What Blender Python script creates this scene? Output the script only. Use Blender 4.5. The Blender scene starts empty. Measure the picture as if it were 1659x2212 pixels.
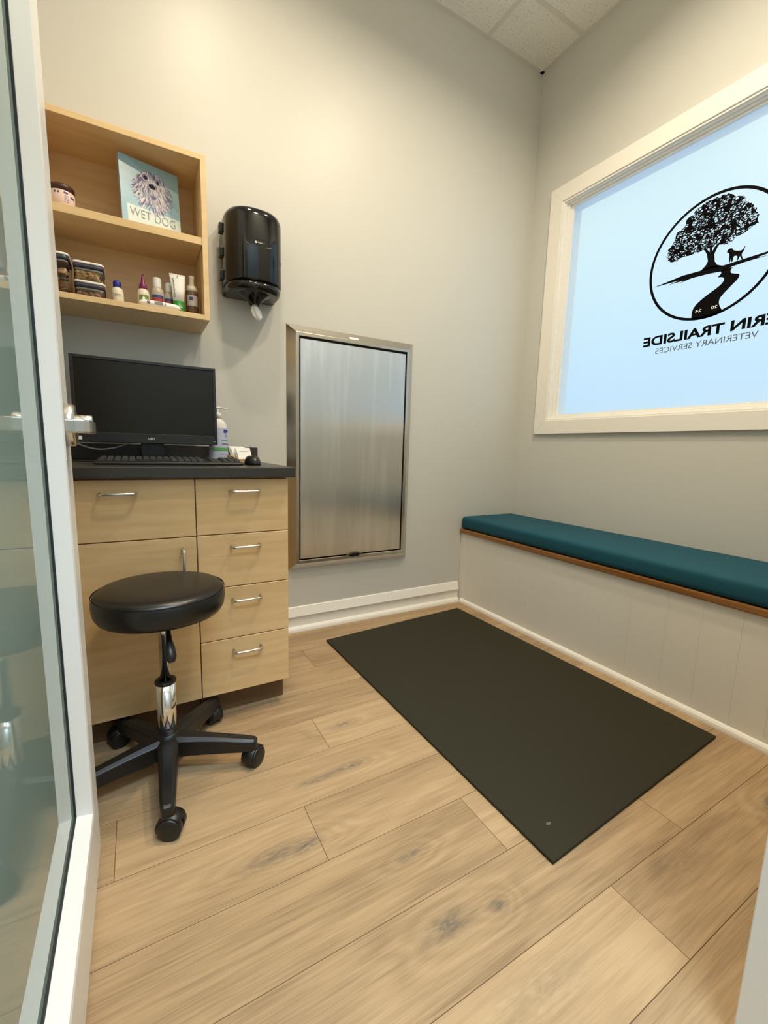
import bpy, bmesh, math, random
from mathutils import Vector, Matrix
random.seed(7)
S = bpy.context.scene
COL = S.collection
PI = math.pi

# ------------------------------------------------------------------ camera
cam_d = bpy.data.cameras.new('camera'); cam = bpy.data.objects.new('camera', cam_d); COL.objects.link(cam)
R_ = Vector((0.86980107, -0.49263272, 0.02755166)); U_ = Vector((0.04750524, 0.13919528, 0.98912483)); F_ = Vector((0.49111032, 0.85903299, -0.14447484))
m = Matrix((R_, U_, -F_)).transposed().to_4x4(); m.translation = Vector((-2.2119953, -2.1144001, 0.9652964))
cam.matrix_world = m
cam_d.sensor_fit = 'HORIZONTAL'; cam_d.sensor_width = 36.0; cam_d.lens = 36.0 * 935.4485 / 1659.0
cam_d.clip_start = 0.02; cam_d.clip_end = 200
S.camera = cam

# ------------------------------------------------------------------ exposure, sky, lights
S.view_settings.view_transform = 'Standard'; S.view_settings.look = 'None'
S.view_settings.gamma = 1.0; S.view_settings.use_curve_mapping = False
S.view_settings.exposure = 0.14
S.cycles.max_bounces = 10; S.cycles.diffuse_bounces = 6; S.cycles.glossy_bounces = 4
S.cycles.transmission_bounces = 8; S.cycles.transparent_max_bounces = 12
S.cycles.sample_clamp_indirect = 4.0
S.cycles.caustics_reflective = False; S.cycles.caustics_refractive = True

SKY_STRENGTH = 1.28
w = bpy.data.worlds.new('sky'); S.world = w; w.use_nodes = True
nt = w.node_tree; nt.nodes.clear()
wo = nt.nodes.new('ShaderNodeOutputWorld'); wb = nt.nodes.new('ShaderNodeBackground')
tc = nt.nodes.new('ShaderNodeTexCoord'); sp = nt.nodes.new('ShaderNodeSeparateXYZ'); cr = nt.nodes.new('ShaderNodeValToRGB')
nt.links.new(tc.outputs['Generated'], sp.inputs[0]); nt.links.new(sp.outputs['Z'], cr.inputs[0])
e = cr.color_ramp.elements
e[0].position = 0.0; e[0].color = (0.36, 0.55, 0.80, 1)
e[1].position = 0.9; e[1].color = (0.72, 0.82, 0.74, 1)
for p_, c_ in ((0.09, (0.38, 0.58, 0.80, 1)), (0.24, (0.49, 0.68, 0.76, 1)), (0.40, (0.62, 0.76, 0.72, 1))):
    k = cr.color_ramp.elements.new(p_); k.color = c_
nt.links.new(cr.outputs[0], wb.inputs['Color']); wb.inputs['Strength'].default_value = SKY_STRENGTH
nt.links.new(wb.outputs[0], wo.inputs['Surface'])

WARM = (1.0, 0.85, 0.63)
LAMPS = [  # x, y, watts: recessed ceiling lamps
    (-0.90, -1.15, 19.0), (-1.84, -0.80, 11.0), (-1.45, -1.65, 13.5)]
HALL_FILL = (-1.9, -2.95, 78.0)  # x, y, watts: added fill out of view, stands in for bluish hall daylight
CEIL = 3.2
pd = bpy.data.lights.new('window_portal', 'AREA'); pd.shape = 'RECTANGLE'; pd.size = 1.16; pd.size_y = 1.50; pd.cycles.is_portal = True   # sampling guide for the daylight at the window opening
po = bpy.data.objects.new('window_portal', pd); COL.objects.link(po); po.location = (0.06, -1.02, 1.78); po.rotation_euler = (0, math.pi/2, 0)

# ------------------------------------------------------------------ mesh helpers
class MB:
    def __init__(s): s.bm = bmesh.new()
    def box(s, x0, x1, y0, y1, z0, z1, bev=0, seg=2, mi=0):
        b = bmesh.new(); bmesh.ops.create_cube(b, size=1)
        for v in b.verts:
            v.co = Vector(((x0+x1)/2+v.co.x*(x1-x0), (y0+y1)/2+v.co.y*(y1-y0), (z0+z1)/2+v.co.z*(z1-z0)))
        if bev: bmesh.ops.bevel(b, geom=b.edges[:], offset=bev, segments=seg, affect='EDGES', profile=0.5)
        s.merge(b, mi); return s
    def merge(s, b, mi=0, mat=None):
        if mat is not None: bmesh.ops.transform(b, matrix=mat, verts=b.verts)
        mp = {}
        for v in b.verts: mp[v] = s.bm.verts.new(v.co)
        for f in b.faces:
            try:
                nf = s.bm.faces.new([mp[v] for v in f.verts]); nf.material_index = mi or f.material_index; nf.smooth = f.smooth
            except ValueError: pass
        b.free(); return s
    def lathe(s, prof, c=(0, 0, 0), axis='z', seg=32, cap=True, mi=0, a0=0, a1=2*PI):
        full = abs(a1-a0-2*PI) < 1e-6; n = seg if full else seg+1
        rings = []
        for r, h in prof:
            ring = []
            for i in range(n):
                a = a0+(a1-a0)*i/seg; x, y = r*math.cos(a), r*math.sin(a)
                p = {'z': (x, y, h), 'x': (h, x, y), 'y': (y, h, x)}[axis]
                ring.append(s.bm.verts.new(Vector(p)+Vector(c)))
            rings.append(ring)
        for a, b in zip(rings, rings[1:]):
            for i in range(n if full else n-1):
                j = (i+1) % n; f = s.bm.faces.new((a[i], a[j], b[j], b[i])); f.smooth = True; f.material_index = mi
        if cap:
            for ring, fl in ((rings[0], True), (rings[-1], False)):
                f = s.bm.faces.new(ring[::-1] if fl else ring); f.material_index = mi
        return s
    def loft(s, secs, cap=True, closed=True, smooth=True, mi=0):
        rings = [[s.bm.verts.new(Vector(p)) for p in sec] for sec in secs]; n = len(rings[0])
        for a, b in zip(rings, rings[1:]):
            for i in range(n if closed else n-1):
                j = (i+1) % n; f = s.bm.faces.new((a[i], a[j], b[j], b[i])); f.smooth = smooth; f.material_index = mi
        if cap and closed:
            f = s.bm.faces.new(rings[0][::-1]); f.material_index = mi
            f = s.bm.faces.new(rings[-1]); f.material_index = mi
        return s
    def tube(s, path, r, seg=10, cap=True, mi=0):
        pts = [Vector(p) for p in path]; secs = []; up = Vector((0.13, 0.31, 0.94))
        for i, p in enumerate(pts):
            d = (pts[min(i+1, len(pts)-1)]-pts[max(i-1, 0)]).normalized()
            a = d.cross(up)
            if a.length < 1e-3: a = d.cross(Vector((1, 0, 0)))
            a.normalize(); b = d.cross(a).normalized(); rr = r[i] if isinstance(r, (list, tuple)) else r
            secs.append([p+a*rr*math.cos(2*PI*k/seg)+b*rr*math.sin(2*PI*k/seg) for k in range(seg)])
            up = -b if b.length else up
        return s.loft(secs, cap, mi=mi)
    def prism(s, poly, f0, f1, mi=0, smooth=False):
        # poly: 2D points, f0/f1: functions 2D -> 3D for the two ends
        a = [s.bm.verts.new(Vector(f0(*p))) for p in poly]; b = [s.bm.verts.new(Vector(f1(*p))) for p in poly]; n = len(poly)
        for i in range(n):
            j = (i+1) % n; f = s.bm.faces.new((a[i], a[j], b[j], b[i])); f.smooth = smooth; f.material_index = mi
        for ring in (a[::-1], b):
            f = s.bm.faces.new(ring); f.material_index = mi
        return s
    def flat(s, poly, fn, mi=0):
        f = s.bm.faces.new([s.bm.verts.new(Vector(fn(*p))) for p in poly]); f.material_index = mi; return s
    def build(s, name, mats, parent=None, org=None, loc=None, bevel=0, subsurf=0, autosmooth=False):
        """org: world point that becomes the object's origin (for top-level meshes); children subtract the parent's location."""
        bm = s.bm
        o0 = Vector(org) if org is not None else (wpos(parent) if parent else Vector((0, 0, 0)))
        if o0.length: bmesh.ops.translate(bm, verts=bm.verts, vec=-o0)
        bmesh.ops.recalc_face_normals(bm, faces=bm.faces)
        big = [f for f in bm.faces if len(f.verts) > 4]
        me = bpy.data.meshes.new(name); bm.to_mesh(me); bm.free()
        for mt in (mats if isinstance(mats, (list, tuple)) else [mats]): me.materials.append(mt)
        o = bpy.data.objects.new(name, me); COL.objects.link(o)
        if parent: o.parent = parent
        else: o.location = o0
        if bevel:
            md = o.modifiers.new('bevel', 'BEVEL'); md.width = bevel; md.segments = 3; md.limit_method = 'ANGLE'; md.angle_limit = math.radians(40)
        if subsurf:
            md = o.modifiers.new('sub', 'SUBSURF'); md.levels = subsurf; md.render_levels = subsurf
        if autosmooth:
            for p in me.polygons: p.use_smooth = True
        return o

def wpos(o):
    v = Vector((0, 0, 0))
    while o is not None: v += o.location; o = o.parent
    return v
def thing(name, label, cat, loc=(0, 0, 0), group=None):
    o = bpy.data.objects.new(name, None); COL.objects.link(o); o.location = loc; o.empty_display_size = 0.05
    return tag(o, label, cat, group)
D = math.radians
def tag(o, label, cat, group=None):
    o['label'] = label; o['category'] = cat
    if group: o['group'] = group
    return o
def struct(o): o['kind'] = 'structure'; return o
def text_part(body, name, mt, parent, origin, ux, uz, height=None, width=None, align='CENTER', bold=0.0, depth=0.0002, org=None):
    """Lettering as a mesh; ux = reading direction, uz = up, height = cap height, width = total width."""
    cu = bpy.data.curves.new(name, 'FONT'); cu.body = body; cu.align_x = 'LEFT'; cu.size = 1; cu.offset = bold; cu.extrude = 0; cu.resolution_u = 4
    to = bpy.data.objects.new(name, cu); COL.objects.link(to)
    bpy.context.view_layer.update()
    me = bpy.data.meshes.new_from_object(to.evaluated_get(bpy.context.evaluated_depsgraph_get()))
    bpy.data.objects.remove(to); bpy.data.curves.remove(cu)
    xs = [v.co.x for v in me.vertices]; ys = [v.co.y for v in me.vertices]
    x0, x1, y0, y1 = min(xs), max(xs), min(ys), max(ys)
    sy = height/(y1-y0) if height else width/(x1-x0)
    sx = width/(x1-x0) if width else sy
    ux = Vector(ux).normalized(); uz = Vector(uz).normalized(); O = Vector(origin)
    base = wpos(parent) if parent else Vector(org or (0, 0, 0))
    off = {'LEFT': 0, 'CENTER': -(x1-x0)/2, 'RIGHT': -(x1-x0)}[align]
    for v in me.vertices:
        v.co = O+ux*((v.co.x-x0+off)*sx)+uz*((v.co.y-y0)*sy)-base
    me.materials.clear(); me.materials.append(mt); me.name = name
    o = bpy.data.objects.new(name, me); COL.objects.link(o)
    if parent: o.parent = parent
    else: o.location = base
    return o

# ------------------------------------------------------------------ materials
def newmat(name):
    mt = bpy.data.materials.new(name); mt.use_nodes = True; n = mt.node_tree
    b = n.nodes['Principled BSDF']; return mt, n, b
def mat(name, col, rough=0.5, metal=0.0, spec=0.5, var=0.0, scale=30, bump=0.0, bscale=200, coat=0.0, rvar=0.0):
    mt, n, b = newmat(name)
    b.inputs['Base Color'].default_value = (*col, 1); b.inputs['Roughness'].default_value = rough
    b.inputs['Metallic'].default_value = metal; b.inputs['Specular IOR Level'].default_value = spec
    if coat: b.inputs['Coat Weight'].default_value = coat; b.inputs['Coat Roughness'].default_value = 0.05
    if var or bump or rvar:
        t = n.nodes.new('ShaderNodeTexCoord')
    if var or rvar:
        nz = n.nodes.new('ShaderNodeTexNoise'); nz.inputs['Scale'].default_value = scale; nz.inputs['Detail'].default_value = 4
        n.links.new(t.outputs['Object'], nz.inputs['Vector'])
    if var:
        mx = n.nodes.new('ShaderNodeMix'); mx.data_type = 'RGBA'
        mx.inputs[6].default_value = (*[c*(1-var) for c in col], 1); mx.inputs[7].default_value = (*[min(1, c*(1+var)) for c in col], 1)
        n.links.new(nz.outputs['Fac'], mx.inputs[0]); n.links.new(mx.outputs[2], b.inputs['Base Color'])
    if rvar:
        mr = n.nodes.new('ShaderNodeMapRange'); mr.inputs['To Min'].default_value = rough-rvar; mr.inputs['To Max'].default_value = rough+rvar
        n.links.new(nz.outputs['Fac'], mr.inputs['Value']); n.links.new(mr.outputs[0], b.inputs['Roughness'])
    if bump:
        n2 = n.nodes.new('ShaderNodeTexNoise'); n2.inputs['Scale'].default_value = bscale; n2.inputs['Detail'].default_value = 3
        n.links.new(t.outputs['Object'], n2.inputs['Vector'])
        bp = n.nodes.new('ShaderNodeBump'); bp.inputs['Strength'].default_value = bump; bp.inputs['Distance'].default_value = 0.002
        n.links.new(n2.outputs['Fac'], bp.inputs['Height']); n.links.new(bp.outputs[0], b.inputs['Normal'])
    return mt
def wood(name, c1, c2, axis='x', rough=0.4, stretch=14, scale=6.0, coat=0.0):
    """Fine straight-grained veneer with soft flecks; grain runs along axis."""
    mt, n, b = newmat(name)
    t = n.nodes.new('ShaderNodeTexCoord'); mp = n.nodes.new('ShaderNodeMapping')
    sc = {'x': (1, stretch, stretch), 'y': (stretch, 1, stretch), 'z': (stretch, stretch, 1)}[axis]
    mp.inputs['Scale'].default_value = sc; n.links.new(t.outputs['Object'], mp.inputs['Vector'])
    n1 = n.nodes.new('ShaderNodeTexNoise'); n1.inputs['Scale'].default_value = scale; n1.inputs['Detail'].default_value = 6; n1.inputs['Distortion'].default_value = 0.6
    n2 = n.nodes.new('ShaderNodeTexNoise'); n2.inputs['Scale'].default_value = scale*0.22; n2.inputs['Detail'].default_value = 3; n2.inputs['Distortion'].default_value = 1.2
    for q in (n1, n2): n.links.new(mp.outputs[0], q.inputs['Vector'])
    ad = n.nodes.new('ShaderNodeMath'); ad.operation = 'ADD'; n.links.new(n1.outputs['Fac'], ad.inputs[0]); n.links.new(n2.outputs['Fac'], ad.inputs[1])
    r = n.nodes.new('ShaderNodeValToRGB'); r.color_ramp.elements[0].position = 0.38; r.color_ramp.elements[1].position = 0.62
    hf = n.nodes.new('ShaderNodeMath'); hf.operation = 'MULTIPLY'; hf.inputs[1].default_value = 0.5
    n.links.new(ad.outputs[0], hf.inputs[0]); n.links.new(hf.outputs[0], r.inputs[0])
    r.color_ramp.elements[0].color = (*c1, 1); r.color_ramp.elements[1].color = (*c2, 1)
    n.links.new(r.outputs[0], b.inputs['Base Color']); b.inputs['Roughness'].default_value = rough
    if coat: b.inputs['Coat Weight'].default_value = coat; b.inputs['Coat Roughness'].default_value = 0.15
    return mt

M = {}
M['wall'] = mat('wall_paint', (0.590, 0.590, 0.555), 0.42, spec=0.35, bump=0.06, bscale=260)
M['white'] = mat('white_trim_paint', (0.84, 0.82, 0.77), 0.38, spec=0.4)
M['bench_paint'] = mat('white_panel_paint', (0.76, 0.74, 0.68), 0.5, spec=0.35, bump=0.05, bscale=120)
M['door_paint'] = mat('door_paint', (0.80, 0.81, 0.80), 0.3, spec=0.5)
M['maple'] = wood('maple_veneer', (0.635, 0.42, 0.20), (0.735, 0.515, 0.265), 'x', 0.35, stretch=9, scale=5)
M['maple_edge'] = wood('maple_edge', (0.68, 0.485, 0.25), (0.76, 0.56, 0.31), 'x', 0.4, stretch=9, scale=5)
M['brown_wood'] = wood('stained_wood', (0.19, 0.078, 0.018), (0.31, 0.140, 0.036), 'y', 0.32, stretch=18, scale=5, coat=0.2)
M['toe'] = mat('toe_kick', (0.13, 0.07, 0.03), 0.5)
M['counter'] = mat('dark_laminate', (0.034, 0.031, 0.026), 0.32, spec=0.5, var=0.25, scale=600)
M['teal'] = mat('teal_fabric', (0.007, 0.072, 0.108), 0.75, spec=0.3, var=0.18, scale=500, bump=0.12, bscale=900)
M['mat'] = mat('black_rubber', (0.025, 0.022, 0.011), 0.68, spec=0.25, var=0.2, scale=300, bump=0.15, bscale=500)
M['scuff'] = mat('scuff', (0.12, 0.11, 0.08), 0.8, var=0.5, scale=200)
M['black'] = mat('black_plastic', (0.0065, 0.0065, 0.0065), 0.38, spec=0.5, bump=0.05, bscale=700)
M['gloss_black'] = mat('gloss_black_plastic', (0.006, 0.0065, 0.007), 0.10, spec=0.55)
M['vinyl'] = mat('black_vinyl', (0.006, 0.0055, 0.005), 0.33, spec=0.5, bump=0.06, bscale=300)
M['screen'] = mat('screen', (0.011, 0.0095, 0.005), 0.3, spec=0.25)
M['chrome'] = mat('chrome', (0.86, 0.85, 0.83), 0.06, metal=1)
M['nickel'] = mat('satin_nickel', (0.66, 0.64, 0.60), 0.27, metal=1)
M['silver_text'] = mat('silver_print', (0.75, 0.75, 0.73), 0.4)
M['white_plastic'] = mat('white_plastic', (0.80, 0.80, 0.78), 0.35)
M['paper'] = mat('paper', (0.85, 0.85, 0.83), 0.8)
M['grey_ink'] = mat('grey_ink', (0.28, 0.28, 0.28), 0.7)
M['gap'] = mat('dark_gap', (0.012, 0.010, 0.008), 0.7)
M['gasket'] = mat('dark_gasket', (0.02, 0.022, 0.024), 0.6)
M['grout'] = mat('plank_seam', (0.20, 0.12, 0.055), 0.7)
M['clear'] = None

# stainless steel with a vertical brushed grain
def steel(name, rough, streak):
    mt, n, b = newmat(name); b.inputs['Metallic'].default_value = 1
    b.inputs['Base Color'].default_value = (0.74, 0.73, 0.70, 1); b.inputs['Roughness'].default_value = rough
    t = n.nodes.new('ShaderNodeTexCoord'); mp = n.nodes.new('ShaderNodeMapping'); mp.inputs['Scale'].default_value = (1, 1, 0.02)
    n.links.new(t.outputs['Object'], mp.inputs['Vector'])
    nz = n.nodes.new('ShaderNodeTexNoise'); nz.inputs['Scale'].default_value = 420; nz.inputs['Detail'].default_value = 2
    n.links.new(mp.outputs[0], nz.inputs['Vector'])
    bp = n.nodes.new('ShaderNodeBump'); bp.inputs['Strength'].default_value = 0.35; bp.inputs['Distance'].default_value = 0.0004
    n.links.new(nz.outputs['Fac'], bp.inputs['Height']); n.links.new(bp.outputs[0], b.inputs['Normal'])
    if streak:   # wiping streaks: long soft vertical bands that differ in roughness and tone
        m2 = n.nodes.new('ShaderNodeMapping'); m2.inputs['Scale'].default_value = (1, 1, 0.09); n.links.new(t.outputs['Object'], m2.inputs['Vector'])
        n2 = n.nodes.new('ShaderNodeTexNoise'); n2.inputs['Scale'].default_value = 17; n2.inputs['Detail'].default_value = 2; n2.inputs['Distortion'].default_value = 0.3
        n.links.new(m2.outputs[0], n2.inputs['Vector'])
        mr = n.nodes.new('ShaderNodeMapRange'); mr.inputs['From Min'].default_value = 0.35; mr.inputs['From Max'].default_value = 0.7
        mr.inputs['To Min'].default_value = rough-0.01; mr.inputs['To Max'].default_value = rough+0.03
        n.links.new(n2.outputs['Fac'], mr.inputs['Value']); n.links.new(mr.outputs[0], b.inputs['Roughness'])
        mx = n.nodes.new('ShaderNodeMix'); mx.data_type = 'RGBA'; mx.inputs[6].default_value = (0.76, 0.745, 0.71, 1); mx.inputs[7].default_value = (0.90, 0.89, 0.86, 1)
        m3 = n.nodes.new('ShaderNodeMapRange'); m3.inputs['From Min'].default_value = 0.45; m3.inputs['From Max'].default_value = 0.75
        n.links.new(n2.outputs['Fac'], m3.inputs['Value']); n.links.new(m3.outputs[0], mx.inputs[0]); n.links.new(mx.outputs[2], b.inputs['Base Color'])
    b.inputs['Anisotropic'].default_value = 1.0
    tg = n.nodes.new('ShaderNodeTangent'); tg.direction_type = 'UV_MAP'; tg.uv_map = 'grain'
    n.links.new(tg.outputs[0], b.inputs['Tangent'])
    return mt
M['steel'] = steel('brushed_steel', 0.29, True)
M['steel_frame'] = mat('steel_frame', (0.58, 0.55, 0.50), 0.24, metal=1)

# frosted pane of the window: daylight comes through it, part of it scattered
def frosted(name, rough, col):
    mt = bpy.data.materials.new(name); mt.use_nodes = True; n = mt.node_tree; n.nodes.clear()
    o = n.nodes.new('ShaderNodeOutputMaterial'); r = n.nodes.new('ShaderNodeBsdfTransparent'); r.inputs['Color'].default_value = (*col, 1)
    tr = n.nodes.new('ShaderNodeBsdfTranslucent'); tr.inputs['Color'].default_value = (*col, 1)
    mx = n.nodes.new('ShaderNodeMixShader'); mx.inputs[0].default_value = 0.3
    n.links.new(r.outputs[0], mx.inputs[1]); n.links.new(tr.outputs[0], mx.inputs[2])
    g = n.nodes.new('ShaderNodeBsdfGlossy'); g.inputs['Roughness'].default_value = rough; m2 = n.nodes.new('ShaderNodeMixShader'); m2.inputs[0].default_value = 0.04
    n.links.new(mx.outputs[0], m2.inputs[1]); n.links.new(g.outputs[0], m2.inputs[2]); n.links.new(m2.outputs[0], o.inputs['Surface'])
    return mt
M['frosted'] = frosted('frosted_pane', 0.4, (0.97, 0.985, 0.99))
# back-painted frosted door glass: pale green body under a clear glossy face
mt, n, b = newmat('door_glass')
b.inputs['Base Color'].default_value = (0.24, 0.33, 0.31, 1); b.inputs['Roughness'].default_value = 0.02
b.inputs['IOR'].default_value = 1.42
M['door_glass'] = mt
def clearmat(name, tint, rough=0.05):
    mt = bpy.data.materials.new(name); mt.use_nodes = True; n = mt.node_tree; n.nodes.clear()
    o = n.nodes.new('ShaderNodeOutputMaterial'); t = n.nodes.new('ShaderNodeBsdfTransparent'); t.inputs['Color'].default_value = (*tint, 1)
    g = n.nodes.new('ShaderNodeBsdfGlossy'); g.inputs['Roughness'].default_value = rough
    fr = n.nodes.new('ShaderNodeFresnel'); fr.inputs['IOR'].default_value = 1.45
    mx = n.nodes.new('ShaderNodeMixShader'); n.links.new(fr.outputs[0], mx.inputs[0]); n.links.new(t.outputs[0], mx.inputs[1]); n.links.new(g.outputs[0], mx.inputs[2])
    n.links.new(mx.outputs[0], o.inputs['Surface']); return mt
M['clear'] = clearmat('clear_plastic', (0.965, 0.96, 0.95))
M['lens'] = bpy.data.materials.new('lamp_lens'); M['lens'].use_nodes = True
_b = M['lens'].node_tree.nodes['Principled BSDF']; _b.inputs['Emission Color'].default_value = (1.0, 0.85, 0.62, 1); _b.inputs['Emission Strength'].default_value = 6.0
# ceiling tile: fissured mineral fibre
mt, n, b = newmat('ceiling_tile'); b.inputs['Roughness'].default_value = 0.9
t = n.nodes.new('ShaderNodeTexCoord'); nz = n.nodes.new('ShaderNodeTexNoise'); nz.inputs['Scale'].default_value = 130; nz.inputs['Detail'].default_value = 5
n.links.new(t.outputs['Object'], nz.inputs['Vector'])
r = n.nodes.new('ShaderNodeValToRGB'); r.color_ramp.elements[0].position = 0.30; r.color_ramp.elements[0].color = (0.50, 0.48, 0.43, 1)
r.color_ramp.elements[1].position = 0.43; r.color_ramp.elements[1].color = (0.82, 0.80, 0.75, 1)
n.links.new(nz.outputs['Fac'], r.inputs[0]); n.links.new(r.outputs[0], b.inputs['Base Color'])
bp_ = n.nodes.new('ShaderNodeBump'); bp_.inputs['Strength'].default_value = 0.35; bp_.inputs['Distance'].default_value = 0.003
n.links.new(nz.outputs['Fac'], bp_.inputs['Height']); n.links.new(bp_.outputs[0], b.inputs['Normal'])
M['tile'] = mt

# oak planks: growth-ring field F whose contours bend round the knots
KNOTS = [(-1.965, -1.215, 0.075, 0.022, 0.9), (-1.902, -1.222, 0.05, 0.02, 1.0), (-1.689, -1.03, 0.06, 0.015, 1.0), (-1.787, -1.035, 0.08, 0.016, 0.7),
         (-1.629, -0.832, 0.05, 0.014, 0.8), (-1.686, -1.366, 0.04, 0.016, 0.9), (-1.70, -1.532, 0.055, 0.026, 1.0), (-1.581, -1.552, 0.025, 0.016, 1.0),
         (-0.69, -1.715, 0.05, 0.025, 0.9), (-1.11, -1.70, 0.09, 0.03, 0.35), (-1.62, -1.70, 0.14, 0.035, 0.30), (-1.17, -1.67, 0.05, 0.02, 0.35)]
def oak():
    mt, n, b = newmat('oak_plank'); L = n.links
    def node(t, **kw):
        q = n.nodes.new(t)
        for k_, v_ in kw.items(): setattr(q, k_, v_)
        return q
    def math_(op, a, bb=None, clamp=False):
        q = node('ShaderNodeMath', operation=op); q.use_clamp = clamp
        for i, v in enumerate((a, bb)):
            if v is None: continue
            if isinstance(v, (int, float)): q.inputs[i].default_value = v
            else: L.new(v, q.inputs[i])
        return q.outputs[0]
    tc = node('ShaderNodeTexCoord'); at = node('ShaderNodeAttribute', attribute_name='plank'); at.attribute_type = 'GEOMETRY'
    sx = node('ShaderNodeSeparateXYZ'); L.new(tc.outputs['Object'], sx.inputs[0]); X, Y = sx.outputs[0], sx.outputs[1]
    rnd = at.outputs['Fac']
    off = node('ShaderNodeCombineXYZ'); L.new(math_('MULTIPLY', rnd, 37.0), off.inputs[0]); L.new(math_('MULTIPLY', rnd, 11.0), off.inputs[1]); L.new(rnd, off.inputs[2])
    def noise(sc, scale, det=3, dist=0.0):
        mp = node('ShaderNodeMapping'); mp.inputs['Scale'].default_value = sc
        v = node('ShaderNodeVectorMath', operation='ADD'); L.new(tc.outputs['Object'], v.inputs[0]); L.new(off.outputs[0], v.inputs[1])
        L.new(v.outputs[0], mp.inputs['Vector']); z = node('ShaderNodeTexNoise'); z.inputs['Scale'].default_value = scale; z.inputs['Detail'].default_value = det; z.inputs['Distortion'].default_value = dist
        L.new(mp.outputs[0], z.inputs['Vector']); return z.outputs['Fac']
    field = math_('MULTIPLY', noise((0.35, 2.6, 1), 2.6, 3), 8.0)
    dark = None
    for kx, ky, ka, kb, kw in KNOTS:
        dx = math_('DIVIDE', math_('SUBTRACT', X, kx), ka); dy = math_('DIVIDE', math_('SUBTRACT', Y, ky), kb)
        d2 = math_('ADD', math_('MULTIPLY', dx, dx), math_('MULTIPLY', dy, dy))
        g = math_('POWER', 2.718, math_('MULTIPLY', d2, -0.22))
        field = math_('ADD', field, math_('MULTIPLY', g, 2.6*kw))
        k = math_('MULTIPLY', math_('POWER', 2.718, math_('MULTIPLY', d2, -1.3)), kw)
        dark = k if dark is None else math_('MAXIMUM', dark, k)
    rings = math_('SINE', math_('MULTIPLY', field, 6.283))
    rings = math_('MULTIPLY', math_('ADD', rings, 1.0), 0.5)
    fine = noise((1.6, 60, 1), 6.0, 5); blotch = noise((0.5, 3.0, 1), 3.0, 4, 0.8); streak = noise((0.8, 22, 1), 4.0, 4, 0.4)
    tone = math_('ADD', math_('MULTIPLY', math_('ADD', rnd, 0.4), 0.15), math_('ADD', math_('MULTIPLY', blotch, 0.55), math_('ADD', math_('MULTIPLY', streak, 0.40), math_('MULTIPLY', fine, 0.42))))
    tone = math_('SUBTRACT', tone, math_('MULTIPLY', math_('MULTIPLY', rings, math_('MULTIPLY', streak, blotch)), 0.30))
    r = node('ShaderNodeValToRGB'); el = r.color_ramp.elements
    el[0].position = 0.52; el[0].color = (0.235, 0.152, 0.080, 1); el[1].position = 0.98; el[1].color = (0.505, 0.350, 0.195, 1)
    k_ = el.new(0.74); k_.color = (0.390, 0.262, 0.140, 1)
    L.new(tone, r.inputs[0])
    kn = noise((6, 20, 1), 7.0, 4, 0.5)
    kf = math_('MULTIPLY', dark, math_('MULTIPLY', math_('SUBTRACT', kn, 0.27), 3.0), True)
    mx = node('ShaderNodeMix', data_type='RGBA'); L.new(kf, mx.inputs[0]); L.new(r.outputs[0], mx.inputs[6]); mx.inputs[7].default_value = (0.14, 0.115, 0.085, 1)
    L.new(mx.outputs[2], b.inputs['Base Color'])
    b.inputs['Specular IOR Level'].default_value = 0.4
    L.new(math_('ADD', math_('MULTIPLY', fine, 0.18), 0.34), b.inputs['Roughness'])
    bp = node('ShaderNodeBump'); bp.inputs['Strength'].default_value = 0.10; bp.inputs['Distance'].default_value = 0.002
    L.new(fine, bp.inputs['Height']); L.new(bp.outputs[0], b.inputs['Normal'])
    return mt
M['oak'] = oak()

# ================================================================== the room
XL, YD = -2.50, -1.90     # left wall, doorway wall (room face)
# ---- floor: one mesh of planks
ROWS = [0.0, -0.068, -0.232, -0.412, -0.584, -0.756, -0.930, -1.110, -1.286, -1.467, -1.642, -1.806, -1.982, -2.157, -2.332, -2.507, -2.682, -2.857, -3.032, -3.207, -3.4, -3.6]
JOINTS = {1: [-1.318], 2: [-0.75, -2.0], 3: [-1.568], 4: [-0.9], 5: [-1.30, -2.2], 6: [-1.711, -0.6], 7: [-1.1, -2.3], 8: [-1.862, -0.75],
          9: [-1.466, -0.3], 10: [-1.013, -2.25], 11: [-1.323, -0.2], 12: [-0.8, -1.9], 13: [-1.5], 14: [-1.0, -2.1], 15: [-1.7], 16: [-1.2], 17: [-2.0], 18: [-1.4], 19: [-0.9], 20: [-1.8], 21: [-1.2]}
f = MB(); g = 0.0008
XR0, XR1 = -2.9, 0.16
f.box(XR0, XR1, ROWS[-1], 0.0, -0.05, -0.0012, mi=1)
rand = {}
lay = f.bm.faces.layers.float.new('plank')
for i in range(1, len(ROWS)):
    xs = [XR0]+sorted(JOINTS.get(i, []))+[XR1]
    for x0, x1 in zip(xs, xs[1:]):
        a, b_ = x0+g, x1-g; y1, y0 = ROWS[i-1]-g, ROWS[i]+g
        vs = [f.bm.verts.new((x, y, 0)) for x, y in ((a, y0), (b_, y0), (b_, y1), (a, y1))]
        fc = f.bm.faces.new(vs); fc[lay] = random.random()
        lo = [f.bm.verts.new((x, y, -0.0012)) for x, y in ((a-g, y0-g), (b_+g, y0-g), (b_+g, y1+g), (a-g, y1+g))]
        for q in range(4):
            r_ = (q+1) % 4; ff = f.bm.faces.new((lo[q], lo[r_], vs[r_], vs[q])); ff.material_index = 1
struct(f.build('floor', [M['oak'], M['grout']]))

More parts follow.
